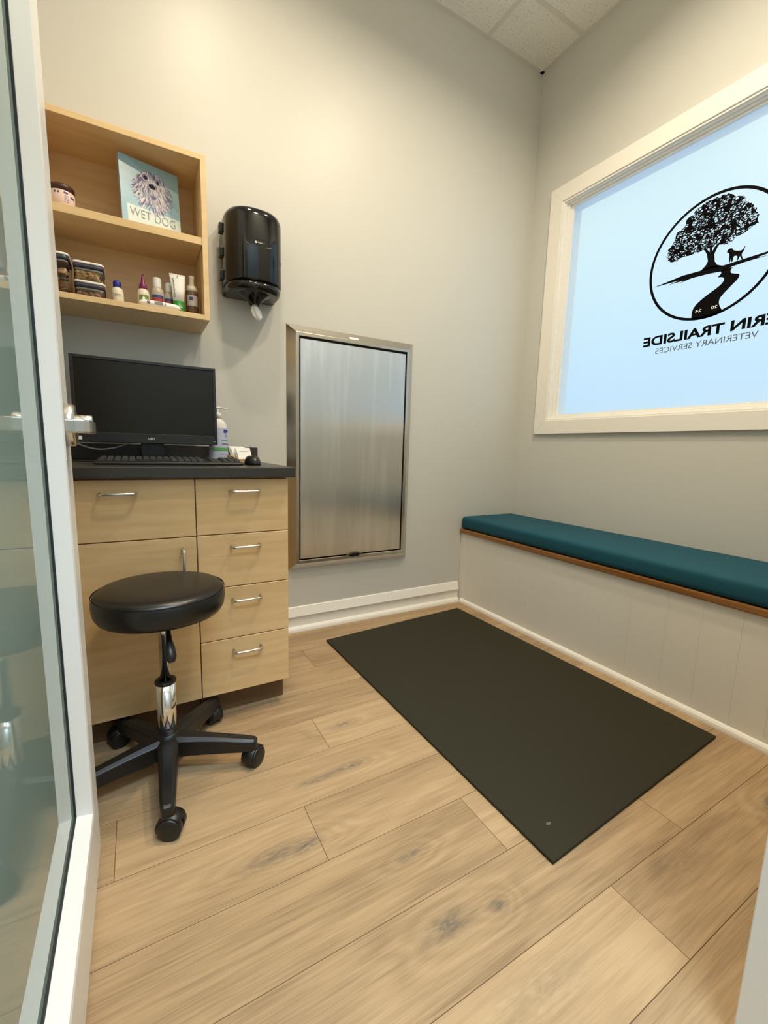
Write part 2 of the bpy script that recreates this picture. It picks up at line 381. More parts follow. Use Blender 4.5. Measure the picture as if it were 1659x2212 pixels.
# ---- ceiling: lay-in tiles on a grid
f = MB()
f.box(XR0, 0.15, -3.6, 0.15, CEIL+0.012, CEIL+0.06)
xs = [-0.44-0.61*i for i in range(-1, 5)]; ys = [-0.288-0.61*i for i in range(-1, 6)]
xs = [0.0]+[x for x in xs if x < -0.02]+[XR0]; ys = [0.0]+[y for y in ys if y < -0.02]+[-3.6]
gw = 0.011
for i in range(len(xs)-1):
    for j in range(len(ys)-1):
        f.box(xs[i+1]+gw, xs[i]-gw, ys[j+1]+gw, ys[j]-gw, CEIL-0.001, CEIL+0.013)
struct(f.build('ceiling', [M['tile']]))
f = MB()
for x in xs[1:-1]: f.box(x-gw-0.001, x+gw+0.001, -3.59, -0.0, CEIL-0.004, CEIL+0.012)
for y in ys[1:-1]: f.box(XR0+0.01, -0.0, y-gw-0.001, y+gw+0.001, CEIL-0.0035, CEIL+0.012)
f.box(XL, 0, -0.022, 0, CEIL-0.005, CEIL+0.012); f.box(-0.022, 0, YD, 0, CEIL-0.005, CEIL+0.012)
M['grid'] = mat('ceiling_grid', (0.68, 0.66, 0.61), 0.6)
struct(f.build('trim_1', M['grid']))

# ---- walls
struct(MB().box(-3.0, 0.15, 0.0, 0.12, -0.02, CEIL+0.05).build('wall_back', M['wall']))
f = MB()   # window wall with its opening
WY0, WY1, WZ0, WZ1 = -1.80, -0.245, 1.165, 2.392
f.box(0, 0.13, YD-0.15, WY0, 0, CEIL+0.02).box(0, 0.13, WY1, 0, 0, CEIL+0.02).box(0, 0.13, WY0, WY1, 0, WZ0).box(0, 0.13, WY0, WY1, WZ1, CEIL+0.02)
struct(f.build('wall_right', M['wall']))
struct(MB().box(XL-0.1, XL, YD, 0, 0, CEIL+0.02).build('wall_left', M['wall']))
DX0, DX1, DZ = -2.385, -1.390, 2.15    # doorway
f = MB(); T0, T1 = YD-0.13, YD
f.box(XL-0.1, DX0-0.02, T0, T1, 0, CEIL+0.02).box(DX1+0.02, 0, T0, T1, 0, CEIL+0.02).box(DX0-0.02, DX1+0.02, T0, T1, DZ+0.02, CEIL+0.02)
struct(f.build('wall_front', M['wall']))
f = MB()   # door frame lining
f.box(DX1, DX1+0.02, T0-0.012, T1+0.0, 0.0, DZ, 0.002).box(DX0-0.02, DX0, T0-0.012, T1, 0.0, DZ, 0.002).box(DX0-0.02, DX1+0.02, T0-0.012, T1, DZ, DZ+0.02)
struct(f.build('trim_2', M['door_paint']))
f = MB()   # hall behind the camera
f.box(XR0, 0.15, -3.72, -3.6, 0, CEIL+0.02); struct(f.build('wall_hall', M['wall']))
struct(MB().box(XR0-0.1, XR0, -3.6, T0, 0, CEIL+0.02).build('wall_hall_left', M['wall']))
struct(MB().box(0.0, 0.13, -3.6, T0, 0, CEIL+0.02).build('wall_hall_right', M['wall']))

# ---- baseboards: board with sloped top and a shoe moulding, swept along x
def base_profile(y0, s=-1):
    # (offset from the wall, z)
    return [(0, 0.0), (0.030, 0.0), (0.030, 0.008), (0.027, 0.018), (0.020, 0.026), (0.012, 0.028), (0.012, 0.079), (0.021, 0.082), (0.021, 0.085), (0.007, 0.129), (0.004, 0.132), (0, 0.132)]
f = MB(); pr = base_profile(0)
f.prism(pr, lambda o, z: (-1.765, -o, z), lambda o, z: (-0.445, -o, z))
struct(f.build('baseboard_back', M['white']))

# ---- window: casing, stepped stops, frosted pane
win = struct(thing('window_1', 'white trimmed interior window', 'window', (0, -1.02, WZ0)))
del win['label'], win['category']
f = MB(); OY0, OY1, OZ0, OZ1 = -1.885, -0.155, 1.083, 2.482
def ring(f, y0, y1, z0, z1, iy0, iy1, iz0, iz1, x0, x1, bev=0.0):
    """rectangular frame ring with mitred corners"""
    o = [(y0, z0), (y1, z0), (y1, z1), (y0, z1)]; i = [(iy0, iz0), (iy1, iz0), (iy1, iz1), (iy0, iz1)]
    for k in range(4):
        j = (k+1) % 4; q = [o[k], o[j], i[j], i[k]]
        f.prism(q, lambda y, z: (x0, y, z), lambda y, z: (x1, y, z))
ring(f, OY0, OY1, OZ0, OZ1, WY0-0.004, WY1+0.004, WZ0-0.004, WZ1+0.004, -0.02, 0.0)
ring(f, WY0-0.004, WY1+0.004, WZ0-0.004, WZ1+0.004, WY0+0.006, WY1-0.006, WZ0+0.006, WZ1-0.006, -0.014, 0.0)
f.build('casing', M['white'], win, bevel=0.0015)
f = MB()
ring(f, WY0, WY1, WZ0, WZ1, WY0+0.012, WY1-0.012, WZ0+0.012, WZ1-0.012, -0.004, 0.13)
ring(f, WY0+0.012, WY1-0.012, WZ0+0.012, WZ1-0.012, WY0+0.024, WY1-0.024, WZ0+0.022, WZ1-0.020, 0.010, 0.048)
ring(f, WY0+0.024, WY1-0.024, WZ0+0.022, WZ1-0.020, WY0+0.038, WY1-0.038, WZ0+0.034, WZ1-0.030, 0.024, 0.040)
f.build('glazing_stop', M['white'], win, bevel=0.001)
MB().box(0.040, 0.046, WY0+0.02, WY1-0.02, WZ0+0.02, WZ1-0.018).build('window_pane', M['frosted'], win)

# ================================================================== recessed ceiling lamps, added hall fill
def downlight(x, y, watts, col, label):
    t = thing('recessed_light', label, 'ceiling light', (x, y, CEIL), 'recessed lamps in the tiled ceiling')
    MB().lathe([(0.075, CEIL-0.012), (0.098, CEIL-0.012), (0.10, CEIL-0.006), (0.10, CEIL-0.002), (0.075, CEIL-0.002), (0.075, CEIL-0.012)], (x, y, 0), cap=False).build('trim_ring', M['white_plastic'], t)
    MB().lathe([(0.074, CEIL-0.006), (0.0005, CEIL-0.006)], (x, y, 0), cap=False).build('lens', M['lens'], t)
    ld = bpy.data.lights.new('lamp', 'AREA'); ld.shape = 'DISK'; ld.size = 0.14; ld.energy = watts; ld.color = col; ld.spread = D(156)
    lo = bpy.data.objects.new('lamp', ld); COL.objects.link(lo); lo.parent = t; lo.location = (0, 0, -0.014)
LAB = ['round recessed ceiling lamp nearest the window wall', 'round recessed ceiling lamp above the desk counter', 'round recessed ceiling lamp by the doorway']
for (x, y, e_), lb in zip(LAMPS, LAB): downlight(x, y, e_, WARM, lb)
x, y, e_ = HALL_FILL
t = thing('hall_fill_light', 'added unseen fill panel for daylight from the hall outside the door', 'ceiling light', (x, y, CEIL))
f = MB(); f.prism([(x-0.6, y-0.3), (x+0.6, y-0.3), (x+0.6, y+0.3), (x-0.6, y+0.3)], lambda a, b_: (a, b_, CEIL-0.010), lambda a, b_: (a, b_, CEIL-0.005)); f.build('fill_panel', M['white_plastic'], t)
ld = bpy.data.lights.new('lamp', 'AREA'); ld.shape = 'RECTANGLE'; ld.size = 1.2; ld.size_y = 0.6; ld.energy = e_; ld.color = (0.66, 0.83, 1.0)  # added area light, brightens door, jamb and shaded wall through the doorway
lo = bpy.data.objects.new('lamp', ld); COL.objects.link(lo); lo.parent = t; lo.location = (0, 0, -0.012)

# ================================================================== glass door
door = struct(thing('door_1', '', '', (-2.33, -1.90, 0.01))); del door['label'], door['category']
FX, BX = -2.33, -2.374
Y0, Y1, Z0, Z1 = -1.985, -1.0, 0.01, 2.13
iy0, iy1, iz0, iz1 = -1.86, -1.160, 0.215, 1.95       # outer edge of the glazing bead
f = MB()
ring(f, Y0, Y1, Z0, Z1, iy0, iy1, iz0, iz1, BX, FX)
f.build('door_frame', M['door_paint'], door, bevel=0.002)
f = MB()   # raised glazing bead: flat land, rounded ridge, inner face down to the glass
def bead(a, b, axis, iy0, iy1, iz0, iz1):
    pass
prof = [(0.0, -0.022), (0.0, 0.0), (0.004, 0.005), (0.010, 0.0055), (0.014, 0.011), (0.022, 0.0125), (0.030, 0.011), (0.046, -0.012), (0.046, -0.022)]
rings_ = []
for o_, h_ in prof:
    rings_.append([(FX+h_, iy0+o_, iz0+o_), (FX+h_, iy1-o_, iz0+o_), (FX+h_, iy1-o_, iz1-o_), (FX+h_, iy0+o_, iz1-o_)])
f.loft(rings_, cap=False, smooth=False)
f.build('glazing_bead', M['door_paint'], door)
f = MB(); o_ = 0.046
ring(f, iy0+o_, iy1-o_, iz0+o_, iz1-o_, iy0+o_+0.004, iy1-o_-0.004, iz0+o_+0.004, iz1-o_-0.004, FX-0.020, FX-0.0125)
f.build('gasket', M['gasket'], door)
MB().box(FX-0.022, FX-0.016, iy0+o_-0.005, iy1-o_+0.005, iz0+o_-0.005, iz1-o_+0.005).build('glass_pane', M['door_glass'], door)
hy, hz = -1.065, 0.994
h = MB().lathe([(0.0005, FX-0.001), (0.041, FX-0.001), (0.041, FX+0.014), (0.038, FX+0.018), (0.0005, FX+0.018)], (0, hy, hz), axis='x', seg=48, cap=False).build('door_handle', M['nickel'], door)
MB().lathe([(0.0125, FX+0.016), (0.0125, FX+0.044), (0.0105, FX+0.046)], (0, hy, hz+0.008), axis='x', seg=24).build('shank', M['nickel'], h)
f = MB()
path = [(FX+0.043, hy+0.013), (FX+0.043, hy-0.075), (FX+0.041, hy-0.09), (FX+0.035, hy-0.098), (FX+0.026, hy-0.102), (FX+0.010, hy-0.102)]
outer = []; inner = []
wd = 0.013
secs = []
for i, (px, py) in enumerate(path):
    a = Vector(path[max(i-1, 0)]); c = Vector(path[min(i+1, len(path)-1)]); d = (c-a).normalized(); nn = Vector((d.y, -d.x))
    ins = Vector((px, py))-nn*0.0; 
    p0 = ins+nn*wd/2; p1 = ins-nn*wd/2
    secs.append([(p0.x, p0.y, hz-0.016), (p0.x, p0.y, hz+0.008), (p1.x, p1.y, hz+0.008), (p1.x, p1.y, hz-0.016)])
f.loft(secs, smooth=False)
f.build('lever', M['nickel'], h, bevel=0.003)

# ================================================================== bench with cushion
BX_ = -0.432; BE = -1.885
bench = thing('window_bench', 'white panelled bench box with brown wood edge running under the window', 'bench', (BX_, -0.95, 0))
GRO = [-0.063, -0.209, -0.326, -0.447, -0.571, -0.712, -0.837, -0.983, -1.116, -1.258, -1.377, -1.5, -1.60, -1.74]
f = MB(); edges = [-0.001]+GRO+[BE]
for a, b_ in zip(edges, edges[1:]):
    f.box(BX_, BX_+0.018, b_+0.0001, a-0.0001, 0.0, 0.452, 0.0009, 1)
f.box(BX_+0.004, BX_+0.03, BE, -0.001, 0.0, 0.452)
f.build('front_panel', M['bench_paint'], bench)
MB().box(BX_-0.014, -0.001, BE, -0.001, 0.452, 0.478, 0.004).build('seat_board', M['brown_wood'], bench)
f = MB()
sp_ = [(0, 0), (0.015, 0), (0.015, 0.008), (0.013, 0.017), (0.007, 0.024), (0.002, 0.027), (0, 0.027)]
f.prism(sp_, lambda o, z: (BX_-o, -0.031, z), lambda o, z: (BX_-o, BE, z))
f.build('shoe_moulding', M['white'], bench)
f = MB()   # cushion: soft-edged slab
n_ = 40; CY0, CY1, CX0, CX1, CZ0, CZ1 = BE+0.01, -0.004, BX_-0.010, -0.006, 0.479, 0.557
f.box(CX0, CX1, CY0, CY1, CZ0, CZ1)
bmesh.ops.bevel(f.bm, geom=f.bm.edges[:], offset=0.026, segments=5, affect='EDGES', profile=0.6)
for fc in f.bm.faces: fc.smooth = True
cu = f.build('bench_cushion', M['teal'], org=((CX0+CX1)/2, (CY0+CY1)/2, CZ0))
tag(cu, 'long teal fabric cushion lying on the white window bench', 'cushion')

# ================================================================== floor mat
Q = [(-0.538, -0.129), (-1.427, -0.195), (-1.400, -1.547), (-0.505, -1.498)]
f = MB(); f.prism(Q, lambda x, y: (x, y, 0.0005), lambda x, y: (x, y, 0.010))
mt_ = f.build('floor_mat', M['mat'], org=(-0.97, -0.84, 0.0), bevel=0.002)
tag(mt_, 'large black rubber mat lying on the wood plank floor', 'mat')
f = MB(); pts = []
for i in range(14):
    a = 2*PI*i/14; rr = 0.008*(0.6+0.5*random.random()); pts.append((-1.322+rr*1.1*math.cos(a), -1.468+rr*0.6*math.sin(a)))
f.prism(pts, lambda x, y: (x, y, 0.0098), lambda x, y: (x, y, 0.0104)); o = f.build('scuff_mark', M['scuff'], mt_); o['label'] = 'pale scuff mark'

# ================================================================== base cabinets and counter
CF, CT = -0.626, 0.859
def pull(p, parent, horiz=True, L=0.093):
    x, z = p; y = CF; r = 0.0045; d = 0.030
    pts = []
    if horiz:
        e0, e1 = x-L/2, x+L/2
        pts = [(e0, y+0.002, z), (e0, y-d+0.010, z), (e0+0.003, y-d+0.003, z), (e0+0.010, y-d, z), (e1-0.010, y-d, z), (e1-0.003, y-d+0.003, z), (e1, y-d+0.010, z), (e1, y+0.002, z)]
    else:
        e0, e1 = z-L, z
        pts = [(x, y+0.002, e1), (x, y-d+0.010, e1), (x, y-d+0.003, e1-0.003), (x, y-d, e1-0.010), (x, y-d, e0+0.010), (x, y-d+0.003, e0+0.003), (x, y-d+0.010, e0), (x, y+0.002, e0)]
    return MB().tube(pts, r, 12).build('handle', M['nickel'], parent)
def front(x0, x1, z0, z1, name, parent):
    return MB().box(x0, x1, CF, CF+0.019, z0, z1, 0.0012, 1).build(name, M['maple'], parent)
XS, XRT, XLT = -2.055, -1.753, -2.475
cabR = thing('drawer_cabinet', 'maple base cabinet with four drawers nearest the steel wall panel', 'cabinet', ((XS+XRT)/2, -0.3, 0))
MB().box(XS+0.001, XRT, CF+0.0205, -0.002, 0.10, CT-0.001).build('body', M['maple'], cabR)
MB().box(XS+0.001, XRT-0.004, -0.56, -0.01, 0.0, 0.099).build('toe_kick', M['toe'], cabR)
zs = [(0.671, 0.853), (0.488, 0.668), (0.303, 0.485), (0.103, 0.300)]
for (z0, z1), hz_ in zip(zs, (0.813, 0.627, 0.442, 0.256)):
    d = front(XS+0.0015, XRT-0.0005, z0, z1, 'drawer', cabR); pull((-1.902, hz_), d)
cabL = thing('base_cabinet', 'maple base cabinet with one wide drawer over a door, behind the stool', 'cabinet', ((XS+XLT)/2, -0.3, 0))
MB().box(XLT, XS-0.001, CF+0.0205, -0.002, 0.10, CT-0.001).build('body', M['maple'], cabL)
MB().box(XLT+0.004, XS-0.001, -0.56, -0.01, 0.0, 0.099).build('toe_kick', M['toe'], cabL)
d = front(XLT, XS-0.0015, 0.670, 0.853, 'drawer', cabL); pull((-2.265, 0.813), d)
d = front(XLT, XS-0.0015, 0.103, 0.667, 'door', cabL); pull((-2.097, 0.632), d, False)
ct = thing('countertop', 'dark grey laminate counter with low backsplash on the maple cabinets', 'countertop', (-2.11, -0.32, CT))
MB().box(XL+0.002, -1.735, -0.656, -0.001, CT, 0.893, 0.003).build('top', M['counter'], ct)
MB().box(XL+0.002, -1.712, -0.02, -0.001, 0.8931, 0.955, 0.002).build('backsplash', M['counter'], ct)
CZ = 0.893

# ================================================================== wall shelf
SX0, SX1, SZ0, SZ1, SY = -2.48, -1.941, 1.434, 2.008, -0.25
sh = thing('wall_shelf', 'open maple wall shelf box with two compartments above the monitor', 'shelf', ((SX0+SX1)/2, -0.12, SZ0))
tk = 0.019
MB().box(SX0, SX1-tk, SY, -0.001, SZ1-tk, SZ1, 0.0008, 1).build('top_panel', M['maple_edge'], sh)
MB().box(SX0, SX1-tk, SY, -0.001, SZ0, SZ0+tk, 0.0008, 1).build('bottom_panel', M['maple_edge'], sh)
MB().box(SX1-tk, SX1, SY, -0.001, SZ0, SZ1, 0.0008, 1).build('side_panel', M['maple_edge'], sh)
MB().box(SX0-tk, SX0, SY, -0.001, SZ0, SZ1, 0.0008, 1).build('side_panel', M['maple_edge'], sh)
MB().box(SX0, SX1-tk, -0.012, -0.002, SZ0+tk, SZ1-tk).build('back_panel', M['maple'], sh)
MIDB, MIDT = 1.701, 1.727
MB().box(SX0+0.001, SX1-tk-0.001, SY+0.004, -0.013, MIDB, MIDT, 0.0008, 1).build('shelf_board', M['maple_edge'], sh)
LOW = SZ0+tk

# ---- upper shelf: jar and book
jx, jy = -2.388, -0.185
jar = thing('treat_jar', 'pale pink jar with brown screw lid on the upper shelf', 'jar', (jx, jy, MIDT))
M['pink'] = mat('pink_label', (0.78, 0.60, 0.54), 0.5); M['brown_lid'] = mat('brown_lid', (0.055, 0.016, 0.010), 0.4)
M['blue_ink'] = mat('blue_ink', (0.03, 0.04, 0.25), 0.6); M['violet_ink'] = mat('violet_ink', (0.10, 0.07, 0.25), 0.6)
MB().lathe([(0.033, MIDT), (0.036, MIDT+0.003), (0.036, MIDT+0.052), (0.034, MIDT+0.056)], (jx, jy, 0), seg=40).build('body', M['pink'], jar)
f = MB().lathe([(0.0365, MIDT+0.055), (0.0365, MIDT+0.070), (0.034, MIDT+0.074)], (jx, jy, 0), seg=40); f.build('lid', M['brown_lid'], jar)
f = MB()
def patch(f, cx, cy, r, a0, a1, z0, z1, seg=6):
    f.loft([[(cx+r*math.cos(a0+(a1-a0)*i/seg), cy+r*math.sin(a0+(a1-a0)*i/seg), z) for i in range(seg+1)] for z in (z0, z1)], cap=False, closed=False)
D = math.radians
patch(f, jx, jy, 0.0363, D(283), D(303), MIDT+0.043, MIDT+0.049); patch(f, jx, jy, 0.0363, D(315), D(338), MIDT+0.034, MIDT+0.041)
patch(f, jx, jy, 0.0363, D(240), D(248), MIDT+0.042, MIDT+0.049); patch(f, jx, jy, 0.0363, D(256), D(264), MIDT+0.042, MIDT+0.048)
for k in range(4): patch(f, jx, jy, 0.0363, D(285), D(305), MIDT+0.018+k*0.006, MIDT+0.0195+k*0.006)
f.build('print', M['violet_ink'], jar)

book = thing('book', 'pale blue hardcover book with a shaggy dog on its cover, on the upper shelf', 'book', (-2.118, -0.18, MIDT))
bo = Vector((-2.214, -0.208, MIDT)); bu = (Vector((-2.022, -0.160, MIDT))-bo); BW = bu.length; bu.normalize()
lean = math.radians(5); bn = Vector((bu.y, -bu.x, 0))            # towards the viewer
bv = (Vector((0, 0, 1))*math.cos(lean)-bn*math.sin(lean)); bnn = bu.cross(bv).normalized()
BH = 0.238
def bk(u, v, d=0.0): return bo+bu*u+bv*v+bnn*d
M['book'] = mat('book_cover', (0.26, 0.44, 0.56), 0.28, spec=0.5); M['book2'] = mat('book_cover_shade', (0.24, 0.39, 0.44), 0.28); M['page'] = mat('book_pages', (0.80, 0.78, 0.72), 0.8)
M['book3'] = mat('book_cover_band', (0.60, 0.70, 0.70), 0.28)
def slab(f, u0, u1, v0, v1, d0, d1): f.loft([[bk(u, v, d) for u, v in ((u0, v0), (u1, v0), (u1, v1), (u0, v1))] for d in (d0, d1)], smooth=False)
f = MB(); slab(f, 0, BW, 0, BH, -0.0025, 0.0); slab(f, 0, BW, 0, BH, -0.016, -0.0135); slab(f, 0, 0.003, 0, BH, -0.0135, -0.0025); f.build('cover', M['book'], book)
f = MB(); slab(f, 0.004, BW-0.003, 0.003, BH-0.003, -0.0134, -0.0026); f.build('pages', M['page'], book)
f = MB(); slab(f, 0.018, BW-0.0005, 0.0005, 0.076, 0.0, 0.0003); o = f.build('title_band', M['book3'], book)
f = MB(); f.loft([[bk(u, v, d) for u, v in ((0.03, BH-0.001), (BW-0.001, BH-0.001), (BW-0.001, 0.10), (0.10, 0.19))] for d in (0, 0.0002)], smooth=False); f.build('cover_backdrop', M['book2'], book)
# the dog: a shaggy head made of many curved locks
M['fur'] = [mat('fur_pale', (0.68, 0.64, 0.66), 0.6), mat('fur_mid', (0.40, 0.37, 0.52), 0.6), mat('fur_dark', (0.15, 0.14, 0.30), 0.6), mat('fur_eye', (0.012, 0.010, 0.022), 0.8)]
f = MB(); cu_, cv_ = 0.105, 0.138
for k in range(520):
    a = random.uniform(0, 2*PI); rr = math.sqrt(random.random()); u0 = cu_+rr*0.058*math.cos(a); v0 = cv_+0.010+rr*0.066*math.sin(a)
    if u0 < cu_: da = -PI/2-0.7*abs(u0-cu_)/0.05
    else: da = -PI/2+0.7*abs(u0-cu_)/0.05
    ln = random.uniform(0.012, 0.03); wdt = random.uniform(0.0012, 0.0028); curve = random.uniform(-0.6, 0.6)
    mi = random.choices((0, 1, 2), (5, 3, 1.4))[0]; d = 0.0006+k*1.5e-6
    if rr > 0.7 and random.random() < 0.3: mi = 2
    L, Rr = [], []; u, v = u0, v0
    for s_ in range(5):
        t_ = s_/4; w_ = wdt*(1-t_)**0.7+0.0002; L.append((u-w_*math.sin(da), v+w_*math.cos(da))); Rr.append((u+w_*math.sin(da), v-w_*math.cos(da)))
        u += ln/4*math.cos(da); v += ln/4*math.sin(da); da += curve/4
    f.flat([bk(*p, d) for p in L+Rr[::-1]], lambda *p: p, mi)
def blob(f, u, v, ru, rv, mi, d): f.flat([bk(u+ru*math.cos(2*PI*i/14), v+rv*math.sin(2*PI*i/14), d) for i in range(14)], lambda *p: p, mi)
blob(f, cu_-0.023, cv_+0.052, 0.014, 0.014, 0, 0.0013); blob(f, cu_-0.022, cv_+0.050, 0.0095, 0.010, 2, 0.0014); blob(f, cu_-0.021, cv_+0.048, 0.006, 0.006, 3, 0.0015)
blob(f, cu_+0.020, cv_+0.046, 0.007, 0.010, 2, 0.0014); blob(f, cu_+0.020, cv_+0.045, 0.004, 0.006, 3, 0.0015); blob(f, cu_-0.001, cv_+0.025, 0.011, 0.008, 3, 0.0015); blob(f, cu_+0.004, cv_+0.022, 0.008, 0.006, 3, 0.00155)
blob(f, cu_+0.002, cv_-0.012, 0.010, 0.006, 2, 0.0014)
o = f.build('cover_picture', M['fur'], book); o['label'] = 'printed shaggy grey dog head'
text_part('WET DOG', 'title', M['grey_ink'], book, bk(0.026, 0.040, 0.0016), bu, bv, height=0.028, width=0.152, align='LEFT', bold=-0.018)

# ---- lower shelf: containers
M['navy'] = mat('navy_band', (0.05, 0.045, 0.075), 0.35); M['biscuit'] = mat('biscuit', (0.62, 0.40, 0.17), 0.8, var=0.2, scale=60); M['biscuit2'] = mat('biscuit_brown', (0.42, 0.25, 0.15), 0.8, var=0.25, scale=60)
def rrect(x0, x1, y0, y1, r, n=5):
    P = []
    for cx, cy, a in ((x1-r, y1-r, 0), (x0+r, y1-r, PI/2), (x0+r, y0+r, PI), (x1-r, y0+r, 3*PI/2)):
        for i in range(n+1): P.append((cx+r*math.cos(a+i*PI/2/n), cy+r*math.sin(a+i*PI/2/n)))
    return P
def rbox(f, x0, x1, y0, y1, r, zl, mi=0):
    """rounded-corner box lofted through (z, inset) levels"""
    f.loft([[(px, py, z) for px, py in rrect(x0+i, x1-i, y0+i, y1-i, max(r-i, 0.002))] for z, i in zl], mi=mi); return f
def canister(x0, x1, y0, y1, z0, h, label, fill, content, group=None, cname='biscuit'):
    t = thing('food_canister', label, 'container', ((x0+x1)/2, (y0+y1)/2, z0), group); lid = 0.021
    f = MB(); rbox(f, x0+0.003, x1-0.003, y0+0.003, y1-0.003, 0.014, [(z0, 0.004), (z0+0.004, 0), (z0+h-lid, 0)]); f.build('body', M['clear'], t)
    f = MB(); rbox(f, x0+0.004, x1-0.004, y0+0.004, y1-0.004, 0.014, [(z0+h-lid-0.008, 0.004), (z0+h-lid-0.006, 0.001), (z0+h-lid-0.001, 0.001)]); f.build('inner_rim', M['white_plastic'], t)
    f = MB(); rbox(f, x0+0.0015, x1-0.0015, y0+0.0015, y1-0.0015, 0.015, [(z0+h-lid, 0), (z0+h-0.008, 0)]); f.build('seal_band', M['navy'], t)
    f = MB(); rbox(f, x0, x1, y0, y1, 0.016, [(z0+h-0.008, 0.001), (z0+h-0.006, 0), (z0+h-0.002, 0), (z0+h, 0.003)]); f.build('lid', M['white_plastic'], t)
    return t
def biscuits(x0, x1, y0, y1, z0, z1, mt_, lab, grp, rad=0.011, n=60):
    """whole biscuits seen through the clear wall, heaped in layers"""
    k = 0; rows = max(1, int((z1-z0)/(rad*0.62)))
    for r in range(rows):
        for s_ in range(int((x1-x0)/(rad*1.7))):
            for dpt in range(2):
                cx = x0+rad+s_*rad*1.75+random.uniform(-0.003, 0.003); cy = y0+rad*0.9+dpt*rad*1.7+random.uniform(0, 0.003); cz = z0+rad*0.55+r*rad*0.62
                if cx > x1-rad*0.9 or cz > z1: continue
                f = MB(); f.lathe([(0.0004, -0.0035), (rad*0.75, -0.0035), (rad, -0.001), (rad, 0.001), (rad*0.75, 0.0035), (0.0004, 0.0035)], cap=False, seg=12)
                rx = Matrix.Rotation(random.uniform(-0.5, 1.1), 4, 'X') @ Matrix.Rotation(random.uniform(-0.5, 0.5), 4, 'Y')
                bmesh.ops.transform(f.bm, matrix=Matrix.Translation((cx, cy, cz)) @ rx, verts=f.bm.verts)
                o = f.build('dog_biscuit', mt_, org=(cx, cy, cz)); tag(o, lab, 'biscuit', grp)
cy0, cy1 = -0.235, -0.13
canister(-2.474, -2.377, cy0, cy1+0.01, LOW, 0.130, 'tall clear food canister with white lid and brown biscuits, beside the door edge', None, None)
biscuits(-2.466, -2.385, cy0+0.008, cy1, LOW+0.003, LOW+0.080, M['biscuit2'], 'brown flat dog biscuit in the tall clear canister', 'brown biscuits in the tall canister', 0.015)
canister(-2.370, -2.278, cy0, cy1, LOW, 0.053, 'low clear food canister with white lid, bottom of the stacked pair', None, None)
canister(-2.370, -2.279, cy0+0.002, cy1, LOW+0.0532, 0.062, 'clear food canister of tan biscuits stacked on the low canister', None, None)
biscuits(-2.364, -2.285, cy0+0.008, cy1-0.01, LOW+0.056, LOW+0.088, M['biscuit'], 'tan round dog biscuit in the upper stacked canister', 'tan biscuits in the stacked canister', 0.0095)
biscuits(-2.364, -2.285, cy0+0.008, cy1-0.01, LOW+0.003, LOW+0.016, M['biscuit2'], 'brown round dog biscuit in the low canister', 'brown biscuits in the low canister', 0.0095)

# ---- lower shelf: bottles
def bottle(name, label, cat, x, y, z, body, cap, mb, mc, prints=(), seg=32):
    t = thing(name, label, cat, (x, y, z))
    MB().lathe([(r, z+h) for r, h in body], (x, y, 0), seg=seg).build('body', mb, t)
    MB().lathe([(r, z+h) for r, h in cap], (x, y, 0), seg=seg).build('cap', mc, t)
    for (nm, mt_, r, a0, a1, z0, z1) in prints:
        f = MB(); patch(f, x, y, r, D(a0), D(a1), z+z0, z+z1, 10); f.build(nm, mt_, t)
    return t
M['blue_cap'] = mat('blue_cap', (0.02, 0.022, 0.26), 0.35); M['magenta'] = mat('magenta_cap', (0.17, 0.006, 0.085), 0.35)
M['hazy'] = mat('hazy_plastic', (0.42, 0.36, 0.27), 0.35); M['cream'] = mat('cream_plastic', (0.70, 0.64, 0.52), 0.4)
M['green_label'] = mat('green_label', (0.16, 0.23, 0.05), 0.5); M['red_label'] = mat('red_label', (0.35, 0.04, 0.03), 0.5); M['navy_label'] = mat('navy_label', (0.03, 0.05, 0.16), 0.5)
M['green'] = mat('green_tube', (0.01, 0.20, 0.02), 0.4); M['amber'] = mat('brown_bottle', (0.11, 0.065, 0.04), 0.2); M['grey_label'] = mat('grey_label', (0.42, 0.38, 0.36), 0.5)
by = -0.19
bottle('medicine_bottle', 'small white bottle with royal blue cap on the lower shelf', 'bottle', -2.243, by, LOW,
       [(0.018, 0), (0.019, 0.002), (0.019, 0.045), (0.015, 0.055), (0.0105, 0.058), (0.0105, 0.062)], [(0.0118, 0.060), (0.0125, 0.062), (0.0125, 0.076), (0.0105, 0.081)], M['cream'], M['blue_cap'],
       [('print', M['grey_ink'], 0.0192, 235, 305, 0.031, 0.034), ('print', M['grey_ink'], 0.0192, 240, 300, 0.026, 0.0275)])
t = bottle('ear_cleaner_bottle', 'white squeeze bottle with magenta pointed nozzle cap on the lower shelf', 'bottle', -2.161, by, LOW,
       [(0.019, 0), (0.020, 0.002), (0.020, 0.052), (0.017, 0.064), (0.011, 0.070)], [(0.0125, 0.069), (0.0135, 0.071), (0.012, 0.084), (0.007, 0.092), (0.005, 0.108), (0.003, 0.122)], M['cream'], M['magenta'],
       [('label', M['green_label'], 0.0203, 225, 325, 0.022, 0.046)])
f = MB(); 
for k_ in range(1):
    dr = [(0, 0.012)]+[(0.0055*math.sin(a_), -0.001-0.0055*math.cos(a_)+0.002) for a_ in [PI*0.75-PI*1.5*i/10 for i in range(11)]]
    f.flat([(-2.161+u_, by-0.0206, LOW+0.031+v_) for u_, v_ in dr], lambda *p: p)
f.build('drop_emblem', M['white_plastic'], t)
